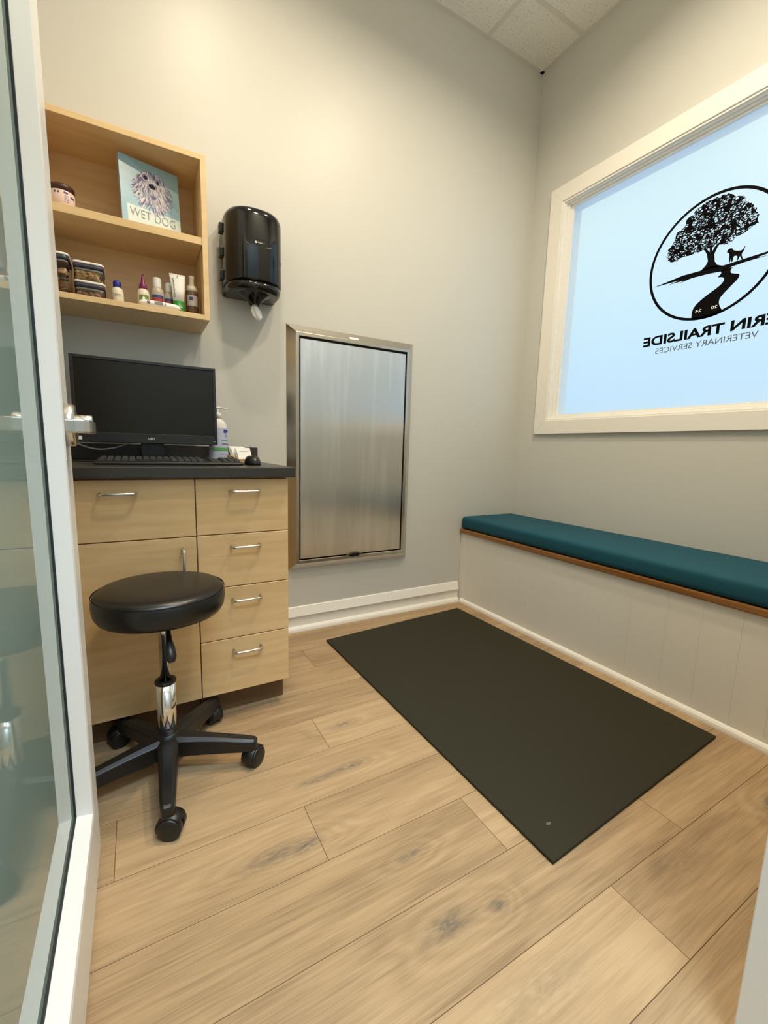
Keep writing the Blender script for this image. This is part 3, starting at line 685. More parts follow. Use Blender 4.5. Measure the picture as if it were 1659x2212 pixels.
def twobottle(x, y, label, s=1.0):
    return bottle('flip_top_bottle', label, 'bottle', x, y, LOW,
        [(0.018*s, 0), (0.0195*s, 0.002), (0.0195*s, 0.058*s), (0.016*s, 0.070*s), (0.011*s, 0.074*s)], [(0.012*s, 0.072*s), (0.0125*s, 0.076*s), (0.0125*s, 0.100*s), (0.011*s, 0.103*s)], M['hazy'], M['white_plastic'],
        [('label', M['grey_label'], 0.0197*s, 215, 325, 0.049*s, 0.057*s), ('label_stripe', M['navy_label'], 0.0197*s, 215, 325, 0.040*s, 0.0488*s), ('label_stripe', M['red_label'], 0.0197*s, 215, 325, 0.028*s, 0.0398*s)])
twobottle(-2.114, -0.175, 'hazy bottle with white flip cap, next to the magenta nozzle bottle', 1.18)
twobottle(-2.073, -0.165, 'smaller hazy bottle with white cap, half hidden by the white tube', 1.10)
# squeeze tube standing on its green cap
tb = thing('ointment_tube', 'white squeeze tube standing on its green end, on the lower shelf', 'tube', (-2.043, -0.20, LOW))
def ell(x, y, z, a, b, n=28): return [(x+a*math.cos(2*PI*i/n), y+b*math.sin(2*PI*i/n), z) for i in range(n)]
tx, ty = -2.044, -0.20
MB().loft([ell(tx, ty, LOW+0.044, 0.0195, 0.0155), ell(tx, ty, LOW+0.085, 0.0225, 0.0105), ell(tx-0.002, ty, LOW+0.128, 0.0265, 0.003), ell(tx-0.002, ty, LOW+0.142, 0.0275, 0.0012)]).build('body', M['white_plastic'], tb)
MB().loft([ell(tx+0.001, ty, LOW, 0.0185, 0.0165), ell(tx+0.001, ty, LOW+0.003, 0.0195, 0.017), ell(tx, ty, LOW+0.044, 0.0197, 0.0157)]).build('green_end', M['green'], tb)
f = MB()
for k_ in range(13):   # a column of small unreadable print up the tube's left side
    z_ = LOW+0.056+k_*0.0055; yy_ = ty-0.0150+(z_-LOW-0.044)*0.118; f.box(tx-0.0150-(k_*0.0003), tx-0.0115-(k_*0.0003)+(k_ % 3)*0.0007, yy_+0.0012, yy_+0.0035, z_, z_+0.0036)
f.build('print', mat('tube_print', (0.22, 0.27, 0.18), 0.6), tb); f = MB()
f.box(tx-0.003, tx-0.001, ty-0.0045, ty-0.0035, LOW+0.128, LOW+0.138); f.build('crimp_mark', M['grey_ink'], tb)
f = MB()
for k_, (u_, v_) in enumerate(((0, 0.018), (0.008, 0.020), (0.004, 0.011), (-0.003, 0.012))): f.box(tx+u_-0.003, tx+u_+0.003, ty-0.0176, ty-0.016, LOW+v_, LOW+v_+0.003)
f.build('emblem', M['cream'], tb)
bottle('foam_pump_bottle', 'brown foam bottle with cream collar and grey label, next to the shelf side panel', 'bottle', -1.994, -0.175, LOW,
       [(0.020, 0), (0.0225, 0.003), (0.0225, 0.092), (0.0215, 0.095)], [(0.0215, 0.093), (0.0212, 0.105), (0.018, 0.114), (0.011, 0.118), (0.0095, 0.122), (0.0095, 0.142), (0.011, 0.145), (0.0105, 0.152)], M['amber'], M['cream'],
       [('label', M['grey_label'], 0.0228, 215, 325, 0.040, 0.078), ('emblem', M['navy_label'], 0.0231, 240, 275, 0.060, 0.072)])
# digital thermometer lying along the front
th = thing('digital_thermometer', 'white digital thermometer with small grey display lying along the lower shelf front', 'thermometer', (-2.11, -0.235, LOW))
f = MB(); secs = []
for x_, hw, hh in ((-2.176, 0.006, 0.005), (-2.170, 0.010, 0.009), (-2.155, 0.012, 0.0115), (-2.10, 0.0125, 0.012), (-2.065, 0.011, 0.0115), (-2.05, 0.009, 0.0095), (-2.042, 0.004, 0.004)):
    secs.append([(x_, -0.232+hw*math.cos(2*PI*i/16), LOW+0.0125+hh*math.sin(2*PI*i/16)) for i in range(16)])
f.loft(secs); f.build('body', M['white_plastic'], th)
f = MB(); f.box(-2.128, -2.100, -0.2452, -0.238, LOW+0.0100, LOW+0.0205, 0.001, 1); f.build('display', M['grey_ink'], th)
f = MB(); f.lathe([(0.0004, -0.2455), (0.0055, -0.2455), (0.006, -0.240)], (-2.147, 0, LOW+0.0145), axis='y', cap=False, seg=20); f.box(-2.095, -2.0915, -0.2452, -0.240, LOW+0.009, LOW+0.019); f.build('button', M['grey_ink'], th)

# ================================================================== monitor, keyboard, mouse, cables
mon = thing('computer_monitor', 'black widescreen monitor on the dark counter', 'monitor', (-2.16, -0.22, CZ))
MX0, MX1, MZ0, MZ1, MY = -2.401, -1.921, 0.961, 1.264, -0.222
tilt = Matrix.Translation((0, MY, MZ0)) @ Matrix.Rotation(math.radians(-2), 4, 'X') @ Matrix.Translation((0, -MY, -MZ0))
def mbuild(f, nm, mt_, par, **kw):
    bmesh.ops.transform(f.bm, matrix=tilt, verts=f.bm.verts); return f.build(nm, mt_, par, **kw)
f = MB(); ob, ib = 0.011, 0.036
o4 = [(MX0, MZ0), (MX1, MZ0), (MX1, MZ1), (MX0, MZ1)]; i4 = [(MX0+ob, MZ0+ib), (MX1-ob, MZ0+ib), (MX1-ob, MZ1-ob), (MX0+ob, MZ1-ob)]
for k in range(4):
    j = (k+1) % 4; f.prism([o4[k], o4[j], i4[j], i4[k]], lambda x, z: (x, MY, z), lambda x, z: (x, MY+0.03, z))
f.box(MX0+0.002, MX1-0.002, MY+0.012, MY+0.034, MZ0+0.002, MZ1-0.002)
f.box(MX0+0.10, MX1-0.10, MY+0.034, MY+0.055, MZ0+0.04, MZ1-0.06, 0.01)
mbuild(f, 'casing', M['black'], mon, bevel=0.0015)
f = MB(); f.box(MX0+ob-0.001, MX1-ob+0.001, MY+0.003, MY+0.012, MZ0+ib-0.001, MZ1-ob+0.001); mbuild(f, 'screen', M['screen'], mon)
f = MB(); f.box(-2.195, -2.115, MY+0.036, MY+0.052, CZ+0.006, MZ0+0.10, 0.003); f.build('stand_neck', M['black'], mon)
f = MB(); rbox(f, -2.27, -2.05, MY-0.075, MY+0.085, 0.02, [(CZ+0.0005, 0.001), (CZ+0.006, 0), (CZ+0.009, 0.003)]); f.build('stand_base', M['black'], mon)
text_part('DELL', 'maker_lettering', M['silver_text'], mon, (-2.158, MY-0.0008, MZ0+0.0135), (1, 0, 0), (0, 0, 1), height=0.0075, width=0.026, bold=0.012)
f = MB(); f.box(MX0+0.006, MX0+0.024, MY-0.0006, MY+0.001, MZ0+0.008, MZ0+0.021); f.build('sticker', M['paper'], mon)
f = MB(); f.box(MX1-0.016, MX1-0.008, MY-0.0006, MY+0.001, MZ0+0.013, MZ0+0.0145); f.build('power_light', M['silver_text'], mon)

kb = thing('keyboard', 'black keyboard lying on the counter in front of the monitor', 'keyboard', (-2.11, -0.46, CZ))
f = MB(); KX0, KX1, KY0, KY1 = -2.325, -1.882, -0.535, -0.385
f.prism([(KY0, CZ+0.001), (KY1, CZ+0.001), (KY1, CZ+0.018), (KY0+0.004, CZ+0.010), (KY0, CZ+0.008)], lambda y, z: (KX0, y, z), lambda y, z: (KX1, y, z)); f.build('case', M['black'], kb, bevel=0.002)
f = MB().box(KX0+0.010, KX1-0.010, KY0+0.012, KY1-0.012, CZ+0.0085, CZ+0.0115)
for r in range(6):
    for c_ in range(21):
        if c_ in (15, 17): continue
        x = KX0+0.012+c_*0.0202; y = KY0+0.014+r*0.0205; z = CZ+0.0115+(y-KY0)*0.054
        if r == 0 and 4 < c_ < 10: continue
        b2 = bmesh.new(); bmesh.ops.create_cube(b2, size=1)
        for v in b2.verts: s_ = 0.0085 if v.co.z < 0 else 0.0068; v.co = Vector((x+0.008+math.copysign(s_, v.co.x), y+0.008+math.copysign(s_, v.co.y), z+(0 if v.co.z < 0 else 0.006)))
        f.merge(b2)
f.box(KX0+0.012+5*0.0202, KX0+0.012+10*0.0202-0.003, KY0+0.014, KY0+0.030, CZ+0.0115, CZ+0.018)
M['key'] = mat('key_caps', (0.022, 0.021, 0.019), 0.45)
f.build('keys', M['key'], kb)

ms = MB(); mxc, myc = -1.840, -0.475; secs = []
for i in range(9):
    t_ = i/8; z = CZ+0.001+0.033*math.sin(t_*PI/2); k = math.cos(t_*PI/2)**0.55 if t_ < 1 else 0.02
    secs.append(ell(mxc, myc, z, 0.028*max(k, 0.05), 0.050*max(k, 0.05), 32))
ms.loft(secs); o = ms.build('computer_mouse', M['black'], org=(mxc, myc, CZ)); tag(o, 'black computer mouse on the counter beside the keyboard', 'mouse')
MB().lathe([(0.006, -0.003), (0.006, 0.003)], (mxc, myc-0.028, CZ+0.0285), axis='x', seg=16).build('scroll_wheel', M['key'], o)

M['cable_white'] = mat('white_cable', (0.62, 0.64, 0.64), 0.45)
def cable(name, pts, r, mt_, label, n=40):
    P = [Vector(p) for p in pts]; out = []
    for i in range(len(P)-1):
        p0, p1, p2, p3 = P[max(i-1, 0)], P[i], P[i+1], P[min(i+2, len(P)-1)]
        for k in range(8):
            t_ = k/8; out.append(0.5*((2*p1)+(p2-p0)*t_+(2*p0-5*p1+4*p2-p3)*t_*t_+(3*p1-p0-3*p2+p3)*t_**3))
    out.append(P[-1]); o = MB().tube(out, r, 8).build(name, mt_, org=P[len(P)//2]); return tag(o, label, 'cable')
cable('video_cable', [(-2.18, -0.150, 0.990), (-2.22, -0.150, 0.966), (-2.28, -0.16, 0.942), (-2.34, -0.17, 0.935), (-2.40, -0.17, 0.955), (-2.44, -0.13, 0.985), (-2.46, -0.06, 0.99), (-2.46, -0.028, 0.97)], 0.0028, M['cable_white'], 'white cable looping below the monitor')
cable('keyboard_cable', [(-2.30, -0.381, CZ+0.010), (-2.34, -0.35, CZ+0.004), (-2.40, -0.31, CZ+0.0035), (-2.46, -0.28, CZ+0.0035), (-2.485, -0.2, CZ+0.0035)], 0.0022, M['key'], 'thin dark cable lying on the counter left of the keyboard')

# ---- lotion pump bottle
lx, ly = -1.906, -0.145
lot = thing('soap_pump_bottle', 'large white pump bottle with blue and green label behind the monitor edge', 'bottle', (lx, ly, CZ))
M['lav'] = mat('pale_blue_label', (0.50, 0.54, 0.72), 0.4); M['green_band'] = mat('green_band', (0.12, 0.38, 0.13), 0.5); M['milk'] = mat('milky_plastic', (0.78, 0.74, 0.72), 0.4)
secs = [(CZ+0.0005, 0.036, 0.024), (CZ+0.004, 0.039, 0.026), (CZ+0.125, 0.037, 0.025), (CZ+0.145, 0.0355, 0.024), (CZ+0.160, 0.031, 0.022), (CZ+0.172, 0.021, 0.018), (CZ+0.178, 0.013, 0.013), (CZ+0.184, 0.012, 0.012)]
MB().loft([ell(lx, ly, z, a, b_, 36) for z, a, b_ in secs]).build('body', M['milk'], lot)
f = MB(); arcs = []
for z, k in ((CZ+0.008, 0.0393), (CZ+0.140, 0.0369)):
    arcs.append([(lx+k*math.cos(D(a)), ly+(k*0.675)*math.sin(D(a)), z) for a in range(190, 351, 8)])
f.loft(arcs, cap=False, closed=False); f.build('label', M['lav'], lot)
def lband(nm, z0, z1, a0, a1, mt_, k0=0.0393):
    f = MB(); f.loft([[(lx+(k0+0.0003)*math.cos(D(a)), ly+(k0*0.675+0.0003)*math.sin(D(a)), z) for a in range(a0, a1+1, 8)] for z in (z0, z1)], cap=False, closed=False); f.build(nm, mt_, lot)
lband('label_band', CZ+0.045, CZ+0.058, 230, 350, M['green_band']); lband('label_line', CZ+0.088, CZ+0.0905, 280, 348, M['green_band'], 0.0385)
lband('label_line', CZ+0.072, CZ+0.075, 284, 344, M['violet_ink'], 0.0388); lband('label_line', CZ+0.030, CZ+0.0312, 270, 340, M['grey_ink']); lband('label_line', CZ+0.022, CZ+0.0232, 276, 336, M['grey_ink'])
f = MB(); f.loft([[(lx+0.024+r_*0.011*math.cos(2*PI*i/20), ly-0.0215-0.0004*j-0.0*r_, CZ+0.127+r_*0.0068*math.sin(2*PI*i/20)) for i in range(20)] for j, r_ in ((0, 1.0), (1, 1.0))]); f.build('label_oval', M['blue_ink'], lot)
text_part('clean', 'label_lettering', M['violet_ink'], lot, (lx+0.008, ly-0.0235, CZ+0.104), (0.98, 0.2, 0), (0, 0, 1), height=0.010, width=0.026, align='LEFT')
MB().lathe([(0.014, CZ+0.180), (0.014, CZ+0.200), (0.012, CZ+0.203)], (lx, ly, 0), seg=24).lathe([(0.0045, CZ+0.20), (0.0045, CZ+0.222)], (lx, ly, 0), seg=14).build('collar', M['white_plastic'], lot)
f = MB(); f.loft([[(lx-0.010+s_*0.048, ly+0.008*math.cos(2*PI*i/14)*(1-0.45*s_), CZ+0.2225-0.004*s_*s_+(0.004*(1-0.4*s_))*math.sin(2*PI*i/14)+0.002) for i in range(14)] for s_ in (0, 0.15, 0.4, 0.7, 1.0)]); f.build('pump_head', M['white_plastic'], lot)

# ---- business cards in a wooden holder
M['light_wood'] = wood('light_wood', (0.50, 0.26, 0.10), (0.62, 0.35, 0.15), 'x', 0.5)
hx, hy_ = -1.845, -0.33
ch = thing('card_holder', 'small wooden card holder on the counter by the backsplash end', 'card holder', (hx, hy_, CZ))
rz = Matrix.Translation((hx, hy_, 0)) @ Matrix.Rotation(D(28), 4, 'Z') @ Matrix.Translation((-hx, -hy_, 0))
f = MB(); f.box(hx-0.046, hx+0.046, hy_-0.03, hy_+0.035, CZ+0.0005, CZ+0.008)
for s_ in (-1, 1):
    xs_ = (hx-0.046, hx-0.041) if s_ < 0 else (hx+0.041, hx+0.046)
    f.prism([(hy_-0.03, CZ+0.008), (hy_+0.035, CZ+0.008), (hy_+0.035, CZ+0.034), (hy_-0.03, CZ+0.018)], lambda y, z: (xs_[0], y, z), lambda y, z: (xs_[1], y, z))
f.box(hx-0.041, hx+0.041, hy_-0.03, hy_-0.026, CZ+0.008, CZ+0.017); f.box(hx-0.041, hx+0.041, hy_+0.031, hy_+0.035, CZ+0.008, CZ+0.033)
bmesh.ops.transform(f.bm, matrix=rz, verts=f.bm.verts); f.build('tray', M['light_wood'], ch)
cards = [(0.020, -0.004, 0.010, 'white business card at the back of the wooden holder'), (0.0145, -0.002, 0.006, 'white business card second from the back of the wooden holder'), (0.009, 0.002, 0.003, 'white business card in the middle of the wooden holder'),
         (-0.009, 0.010, -0.004, 'white business card second from the front of the wooden holder'), (-0.0145, 0.014, -0.006, 'white business card with a printed line, frontmost in the holder')]
for k, (dy, dx, dz, lab) in enumerate(cards):
    f = MB(); f.box(-0.034, 0.034, -0.0010, 0.0010, 0, 0.056)
    f.box(-0.022, 0.022, -0.0012, -0.0009, 0.040, 0.0415, mi=1)
    mm = rz @ Matrix.Translation((hx+dx*0.4, hy_+dy, CZ+0.0095+dz*0.3)) @ Matrix.Rotation(D(-22), 4, 'X')
    bmesh.ops.transform(f.bm, matrix=mm, verts=f.bm.verts)
    o = f.build('business_card', [M['paper'], M['grey_ink']], org=mm.translation); tag(o, lab, 'card', 'white business cards in the wooden holder')

# ================================================================== paper towel dispenser
px, pz0, pz1 = -1.739, 1.622, 1.912
dp = thing('paper_towel_dispenser', 'glossy black centre-pull paper towel dispenser on the wall', 'dispenser', (px, 0, pz0))
hw, dpth = 0.118, 0.205
def dsec(z, s_=1.0, n=40, dsh=0.0):
    P = [(px+hw*s_, -0.028, z)]
    for i in range(n+1):
        a = PI*i/n; ex = 2/2.5
        cx_ = math.copysign(abs(math.cos(a))**ex, math.cos(a)); sy_ = abs(math.sin(a))**ex
        P.append((px+hw*s_*cx_, -0.075-(dpth-0.075)*s_*sy_+dsh, z))
    P.append((px-hw*s_, -0.028, z)); return P
lv = [(pz0+0.012, 0.97), (pz0+0.020, 1.0), (pz1-0.034, 1.0)]
for k in range(1, 9):
    a = PI/2*k/8; lv.append((pz1-0.034+0.034*math.sin(a), 0.84+0.16*math.cos(a)))
f = MB().loft([dsec(z, s_) for z, s_ in lv]); f.build('cover', M['gloss_black'], dp)
f = MB().loft([dsec(pz0-0.022, 0.86), dsec(pz0-0.010, 0.955), dsec(pz0+0.008, 0.975)]); f.build('bottom_tray', M['gloss_black'], dp)
MB().box(px-hw+0.004, px+hw-0.004, -0.030, -0.001, pz0-0.02, pz1-0.012, 0.012).build('back_plate', M['black'], dp)
for z in (1.655, 1.745, 1.840): MB().box(px-hw-0.012, px-hw+0.012, -0.075, -0.040, z, z+0.036, 0.003).build('hinge', M['black'], dp)
MB().lathe([(0.0005, px+hw+0.011), (0.018, px+hw+0.010), (0.021, px+hw-0.002)], (0, -0.065, 1.765), axis='x', cap=False, seg=28).build('lock_button', M['black'], dp)
MB().lathe([(0.070, pz0-0.020), (0.050, pz0-0.030), (0.030, pz0-0.046), (0.022, pz0-0.062), (0.018, pz0-0.062)], (px, -0.115, 0), cap=False, seg=36).build('outlet_cone', M['gloss_black'], dp)
f = MB(); secs = []
for d_ in (-0.001, 0.0007):
    secs.append([])
    for i in range(32):
        a = 2*PI*i/32; u_ = 0.055*math.copysign(abs(math.cos(a))**1.0, math.cos(a)); v_ = 0.0155*math.sin(a)
        yy = -0.075-(dpth-0.075)*(max(0, 1-abs(u_/hw)**2.5))**(1/2.5)-d_
        secs[-1].append((px+u_, yy, 1.775+v_))
f.loft(secs, smooth=False); bd = f.build('badge', M['black'], dp)
f = MB(); f.loft([[(px-0.013+0.0042*math.cos(2*PI*i/18), -0.2085-d_, 1.776+0.0042*math.sin(2*PI*i/18)) for i in range(18)] for d_ in (0, 0.0008)]); f.build('emblem', M['silver_text'], bd)
f = MB()
for i_, (u0_, u1_, hh_) in enumerate(((0, 0.0016, 0.006), (0.0030, 0.0066, 0.0042), (0.0078, 0.0112, 0.0042), (0.0124, 0.0160, 0.0042), (0.0172, 0.0206, 0.0042))): f.box(px-0.0058+u0_, px-0.0058+u1_, -0.2093, -0.2085, 1.7738, 1.7738+hh_)
f.build('badge_print', M['grey_label'], bd)
f = MB(); secs = []
for z, r_, ox in ((pz0-0.055, 0.010, 0), (pz0-0.068, 0.011, 0.0), (pz0-0.085, 0.019, 0.004), (pz0-0.105, 0.017, 0.010), (pz0-0.122, 0.006, 0.015)):
    secs.append([(px+0.002+ox+r_*(1+0.28*math.sin(5*2*PI*i/30+z*60))*math.cos(2*PI*i/30), -0.115+0.55*r_*(1+0.28*math.cos(4*2*PI*i/30))*math.sin(2*PI*i/30), z) for i in range(30)])
o = f.loft(secs).build('paper_towel', M['paper'], org=(px, -0.115, pz0-0.06)); tag(o, 'white paper towel end hanging out of the black dispenser', 'paper towel')

# ================================================================== fold-down steel table on the wall
tb = thing('folding_wall_table', 'stainless steel fold-down exam table closed flat against the wall', 'table', (-1.21, 0, 0.335))
PX0, PX1, PZ0, PZ1 = -1.566, -0.851, 0.334, 1.540
def grain(o):
    me = o.data; uv = me.uv_layers.new(name='grain')
    for lp in me.loops:
        c_ = me.vertices[lp.vertex_index].co; uv.data[lp.index].uv = (c_.x+c_.y, c_.z)
f = MB()
prof = [(0.0, 0.0), (0.0, -0.002), (0.036, -0.034), (0.038, -0.035), (0.052, -0.035), (0.0535, -0.033), (0.0535, -0.012)]
secs = [[(PX0+o_, y_-0.0005, PZ0+o_), (PX1-o_, y_-0.0005, PZ0+o_), (PX1-o_, y_-0.0005, PZ1-o_), (PX0+o_, y_-0.0005, PZ1-o_)] for o_, y_ in prof]
f.loft(secs, cap=False, smooth=False); f.build('frame', M['steel_frame'], tb)
MB().box(PX0+0.050, PX1-0.050, -0.013, -0.002, PZ0+0.050, PZ1-0.050).build('recess', M['gap'], tb)
dr = MB().box(PX0+0.0605, PX1-0.0605, -0.032, -0.0135, PZ0+0.0605, PZ1-0.0635, 0.0015, 1).build('table_panel', M['steel'], tb); grain(dr)
f = MB(); lx0, lz0 = -1.203, PZ0+0.051
pts = [(-0.052, 0.010), (-0.035, 0.013), (-0.02, 0.020), (0.02, 0.020), (0.035, 0.013), (0.052, 0.010), (0.04, 0.004), (0.02, -0.006), (-0.02, -0.006), (-0.04, 0.004)]
f.prism(pts, lambda u, v: (lx0+u, -0.034, lz0+v), lambda u, v: (lx0+u*0.8, -0.043, lz0+v*0.8)); f.build('latch', M['gloss_black'], tb, bevel=0.002)
f = MB(); f.loft([[(x_, y_, z_) for x_, y_, z_ in ((-1.245, -0.0285-d_, PZ1-0.0305+0.0), (-1.195, -0.0285-d_, PZ1-0.0305), (-1.195, -0.0155-d_, PZ1-0.0160), (-1.245, -0.0155-d_, PZ1-0.0160))] for d_ in (0.0, 0.0012)], smooth=False); f.build('sticker', M['paper'], tb)

# ================================================================== stool
sx, sy = -2.17, -0.80
st = thing('rolling_stool', 'black round rolling stool with chrome column beside the cabinet door', 'stool', (sx, sy, 0))
ST = 0.572; r0 = 0.165
prof = [(0.0005, ST-0.078), (r0-0.030, ST-0.078), (r0-0.008, ST-0.073), (r0-0.001, ST-0.060), (r0+0.002, ST-0.040), (r0+0.001, ST-0.022), (r0-0.002, ST-0.014), (r0-0.004, ST-0.010), (r0-0.012, ST-0.003), (r0-0.030, ST+0.001), (r0-0.08, ST+0.003), (0.0005, ST+0.003)]
MB().lathe(prof, (sx, sy, 0), seg=72, cap=False).build('seat', M['vinyl'], st)
MB().lathe([(r0+0.001, ST-0.0105), (r0+0.0012, ST-0.0125), (r0-0.0005, ST-0.0145)], (sx, sy, 0), seg=72, cap=False).build('seam', M['vinyl'], st)
MB().lathe([(0.055, ST-0.083), (0.055, ST-0.077)], (sx, sy, 0)).build('seat_plate', M['black'], st)
MB().lathe([(0.0145, 0.27), (0.0145, 0.42), (0.0155, 0.42), (0.0155, ST-0.08)], (sx, sy, 0), seg=28).build('gas_lift', M['chrome'], st)
MB().lathe([(0.0155, 0.282), (0.027, 0.282), (0.0285, 0.285), (0.0285, 0.289), (0.0265, 0.2915), (0.0155, 0.2915)], (sx, sy, 0), seg=32, cap=False).build('collar', M['black'], st)
MB().lathe([(0.0265, 0.10), (0.0265, 0.283)], (sx, sy, 0), seg=32).build('outer_column', M['chrome'], st)
f = MB(); f.tube([(sx+0.010, sy-0.02, ST-0.082), (sx+0.009, sy-0.085, 0.470), (sx+0.009, sy-0.112, 0.452), (sx+0.010, sy-0.126, 0.438), (sx+0.011, sy-0.140, 0.420), (sx+0.012, sy-0.148, 0.410)], [0.005, 0.006, 0.0085, 0.0125, 0.0135, 0.008], 14)
f.build('height_lever', M['black'], st)
f = MB(); f.lathe([(0.026, 0.068), (0.036, 0.072), (0.040, 0.085), (0.038, 0.108), (0.030, 0.128), (0.0275, 0.130)], (sx, sy, 0), seg=32); f.build('hub', M['black'], st)
RW = 0.236
for k in range(5):
    a = D(-22+72*k); d = Vector((math.cos(a), math.sin(a), 0)); nrm = Vector((-d.y, d.x, 0)); C0 = Vector((sx, sy, 0))
    f = MB(); secs = []
    for r, hw_, zt, zb in ((0.015, 0.0291, 0.121, 0.065), (0.05, 0.0269, 0.118, 0.062), (0.10, 0.0230, 0.112, 0.060), (0.16, 0.0202, 0.104, 0.058), (0.215, 0.0185, 0.096, 0.056), (0.245, 0.0155, 0.091, 0.054), (0.253, 0.012, 0.087, 0.056)):
        p = C0+d*r; ch_ = hw_*0.45
        secs.append([p+nrm*hw_+Vector((0, 0, zb)), p+nrm*hw_*1.02+Vector((0, 0, zt-ch_*0.8)), p+nrm*(hw_-ch_)+Vector((0, 0, zt)), p-nrm*(hw_-ch_)+Vector((0, 0, zt)), p-nrm*hw_*1.02+Vector((0, 0, zt-ch_*0.8)), p-nrm*hw_+Vector((0, 0, zb))])
    f.loft(secs, smooth=False); f.build('leg', M['black'], st, bevel=0.003)
    # caster: hood with stem, two wheels
    ca = a+D(random.choice((35, 60, 80, -50, 20)) if k != 4 else 70); pc = C0+d*RW; e_ = Vector((math.cos(ca), math.sin(ca), 0)); wn = Vector((-e_.y, e_.x, 0)); wc = pc+e_*0.008+Vector((0, 0, 0.029))
    f = MB(); f.tube([pc+Vector((0, 0, 0.058)), pc+Vector((0, 0, 0.076))], 0.012, 14)
    secs = []
    for i in range(9):
        b_ = D(-15+20*i); o_ = e_*(-math.cos(b_)*0.0335)+Vector((0, 0, math.sin(b_)*0.0335)); i_ = o_*0.90
        secs.append([wc+o_+wn*0.018, wc+o_-wn*0.018, wc+i_-wn*0.020, wc+i_+wn*0.020])
    f.loft(secs); cs = f.build('caster', M['black'], st)
    for s_ in (-1, 1):
        f = MB(); secs = []
        for t_, rr in ((0.003, 0.0275), (0.004, 0.029), (0.021, 0.029), (0.0235, 0.0265), (0.0245, 0.014)):
            secs.append([wc+wn*(s_*t_)+e_*(rr*math.cos(2*PI*i/28))+Vector((0, 0, rr*math.sin(2*PI*i/28))) for i in range(28)])
        f.loft(secs); f.build('wheel', M['black'], cs)

# ================================================================== logo decal on the window pane
lg = thing('window_logo', 'black tree and trail logo with reversed lettering on the frosted window', 'sign', (0.039, -1.0216, 1.55))
M['decal'] = mat('black_decal', (0.003, 0.0025, 0.003), 0.6, spec=0.05); M['decal_grey'] = mat('grey_decal', (0.10, 0.12, 0.17), 0.5, spec=0.2)
XA, XB = 0.0385, 0.0395
# foliage film: perforated by small leaf-shaped holes in clusters
mt = bpy.data.materials.new('foliage_decal'); mt.use_nodes = True; n = mt.node_tree; n.nodes.clear(); L = n.links
o = n.nodes.new('ShaderNodeOutputMaterial'); dfs = n.nodes.new('ShaderNodeBsdfDiffuse'); dfs.inputs['Color'].default_value = (0.006, 0.005, 0.006, 1); trn = n.nodes.new('ShaderNodeBsdfTransparent')
t = n.nodes.new('ShaderNodeTexCoord'); mp = n.nodes.new('ShaderNodeMapping'); mp.inputs['Scale'].default_value = (1, 0.75, 1.15); mp.inputs['Rotation'].default_value = (0.5, 0, 0); L.new(t.outputs['Object'], mp.inputs['Vector'])
wz = n.nodes.new('ShaderNodeTexNoise'); wz.inputs['Scale'].default_value = 40; ad = n.nodes.new('ShaderNodeMix'); ad.data_type = 'RGBA'; ad.blend_type = 'LINEAR_LIGHT'; ad.inputs[0].default_value = 0.006
L.new(mp.outputs[0], ad.inputs[6]); L.new(wz.outputs['Color'], ad.inputs[7])
vo = n.nodes.new('ShaderNodeTexVoronoi'); vo.feature = 'DISTANCE_TO_EDGE'; vo.inputs['Scale'].default_value = 95; L.new(ad.outputs[2], vo.inputs['Vector'])
cl = n.nodes.new('ShaderNodeTexNoise'); cl.inputs['Scale'].default_value = 34; cl.inputs['Detail'].default_value = 1; L.new(t.outputs['Object'], cl.inputs['Vector'])
mr = n.nodes.new('ShaderNodeMapRange'); mr.inputs['From Min'].default_value = 0.36; mr.inputs['From Max'].default_value = 0.47; mr.inputs['To Min'].default_value = 0.55; mr.inputs['To Max'].default_value = 0.17; L.new(cl.outputs['Fac'], mr.inputs['Value'])
gt = n.nodes.new('ShaderNodeMath'); gt.operation = 'GREATER_THAN'; L.new(vo.outputs['Distance'], gt.inputs[0]); L.new(mr.outputs[0], gt.inputs[1])
mx = n.nodes.new('ShaderNodeMixShader'); L.new(gt.outputs[0], mx.inputs[0]); L.new(dfs.outputs[0], mx.inputs[1]); L.new(trn.outputs[0], mx.inputs[2]); L.new(mx.outputs[0], o.inputs['Surface'])
M['foliage'] = mt
def soft(P):
    out = []
    for i, p in enumerate(P):
        q = P[(i+1) % len(P)]; out += [(p[0]*.75+q[0]*.25, p[1]*.75+q[1]*.25), (p[0]*.25+q[0]*.75, p[1]*.25+q[1]*.75)]
    return out
def sgn(poly, nm, mt_, xa=XA, xb=XB): return MB().prism(poly, lambda y, z: (xa, y, z), lambda y, z: (xb, y, z)).build(nm, mt_, lg)
CYc, CZc, RO, RI = -1.0216, 1.8456, 0.262, 0.2505
f = MB(); N = 96
rg = [[(x_, CYc+r_*math.cos(2*PI*i/N), CZc+r_*math.sin(2*PI*i/N)) for i in range(N)] for x_, r_ in ((XA, RO), (XB, RO), (XB, RI), (XA, RI), (XA, RO))]
f.loft(rg, cap=False, smooth=False); f.build('ring', M['decal'], lg)
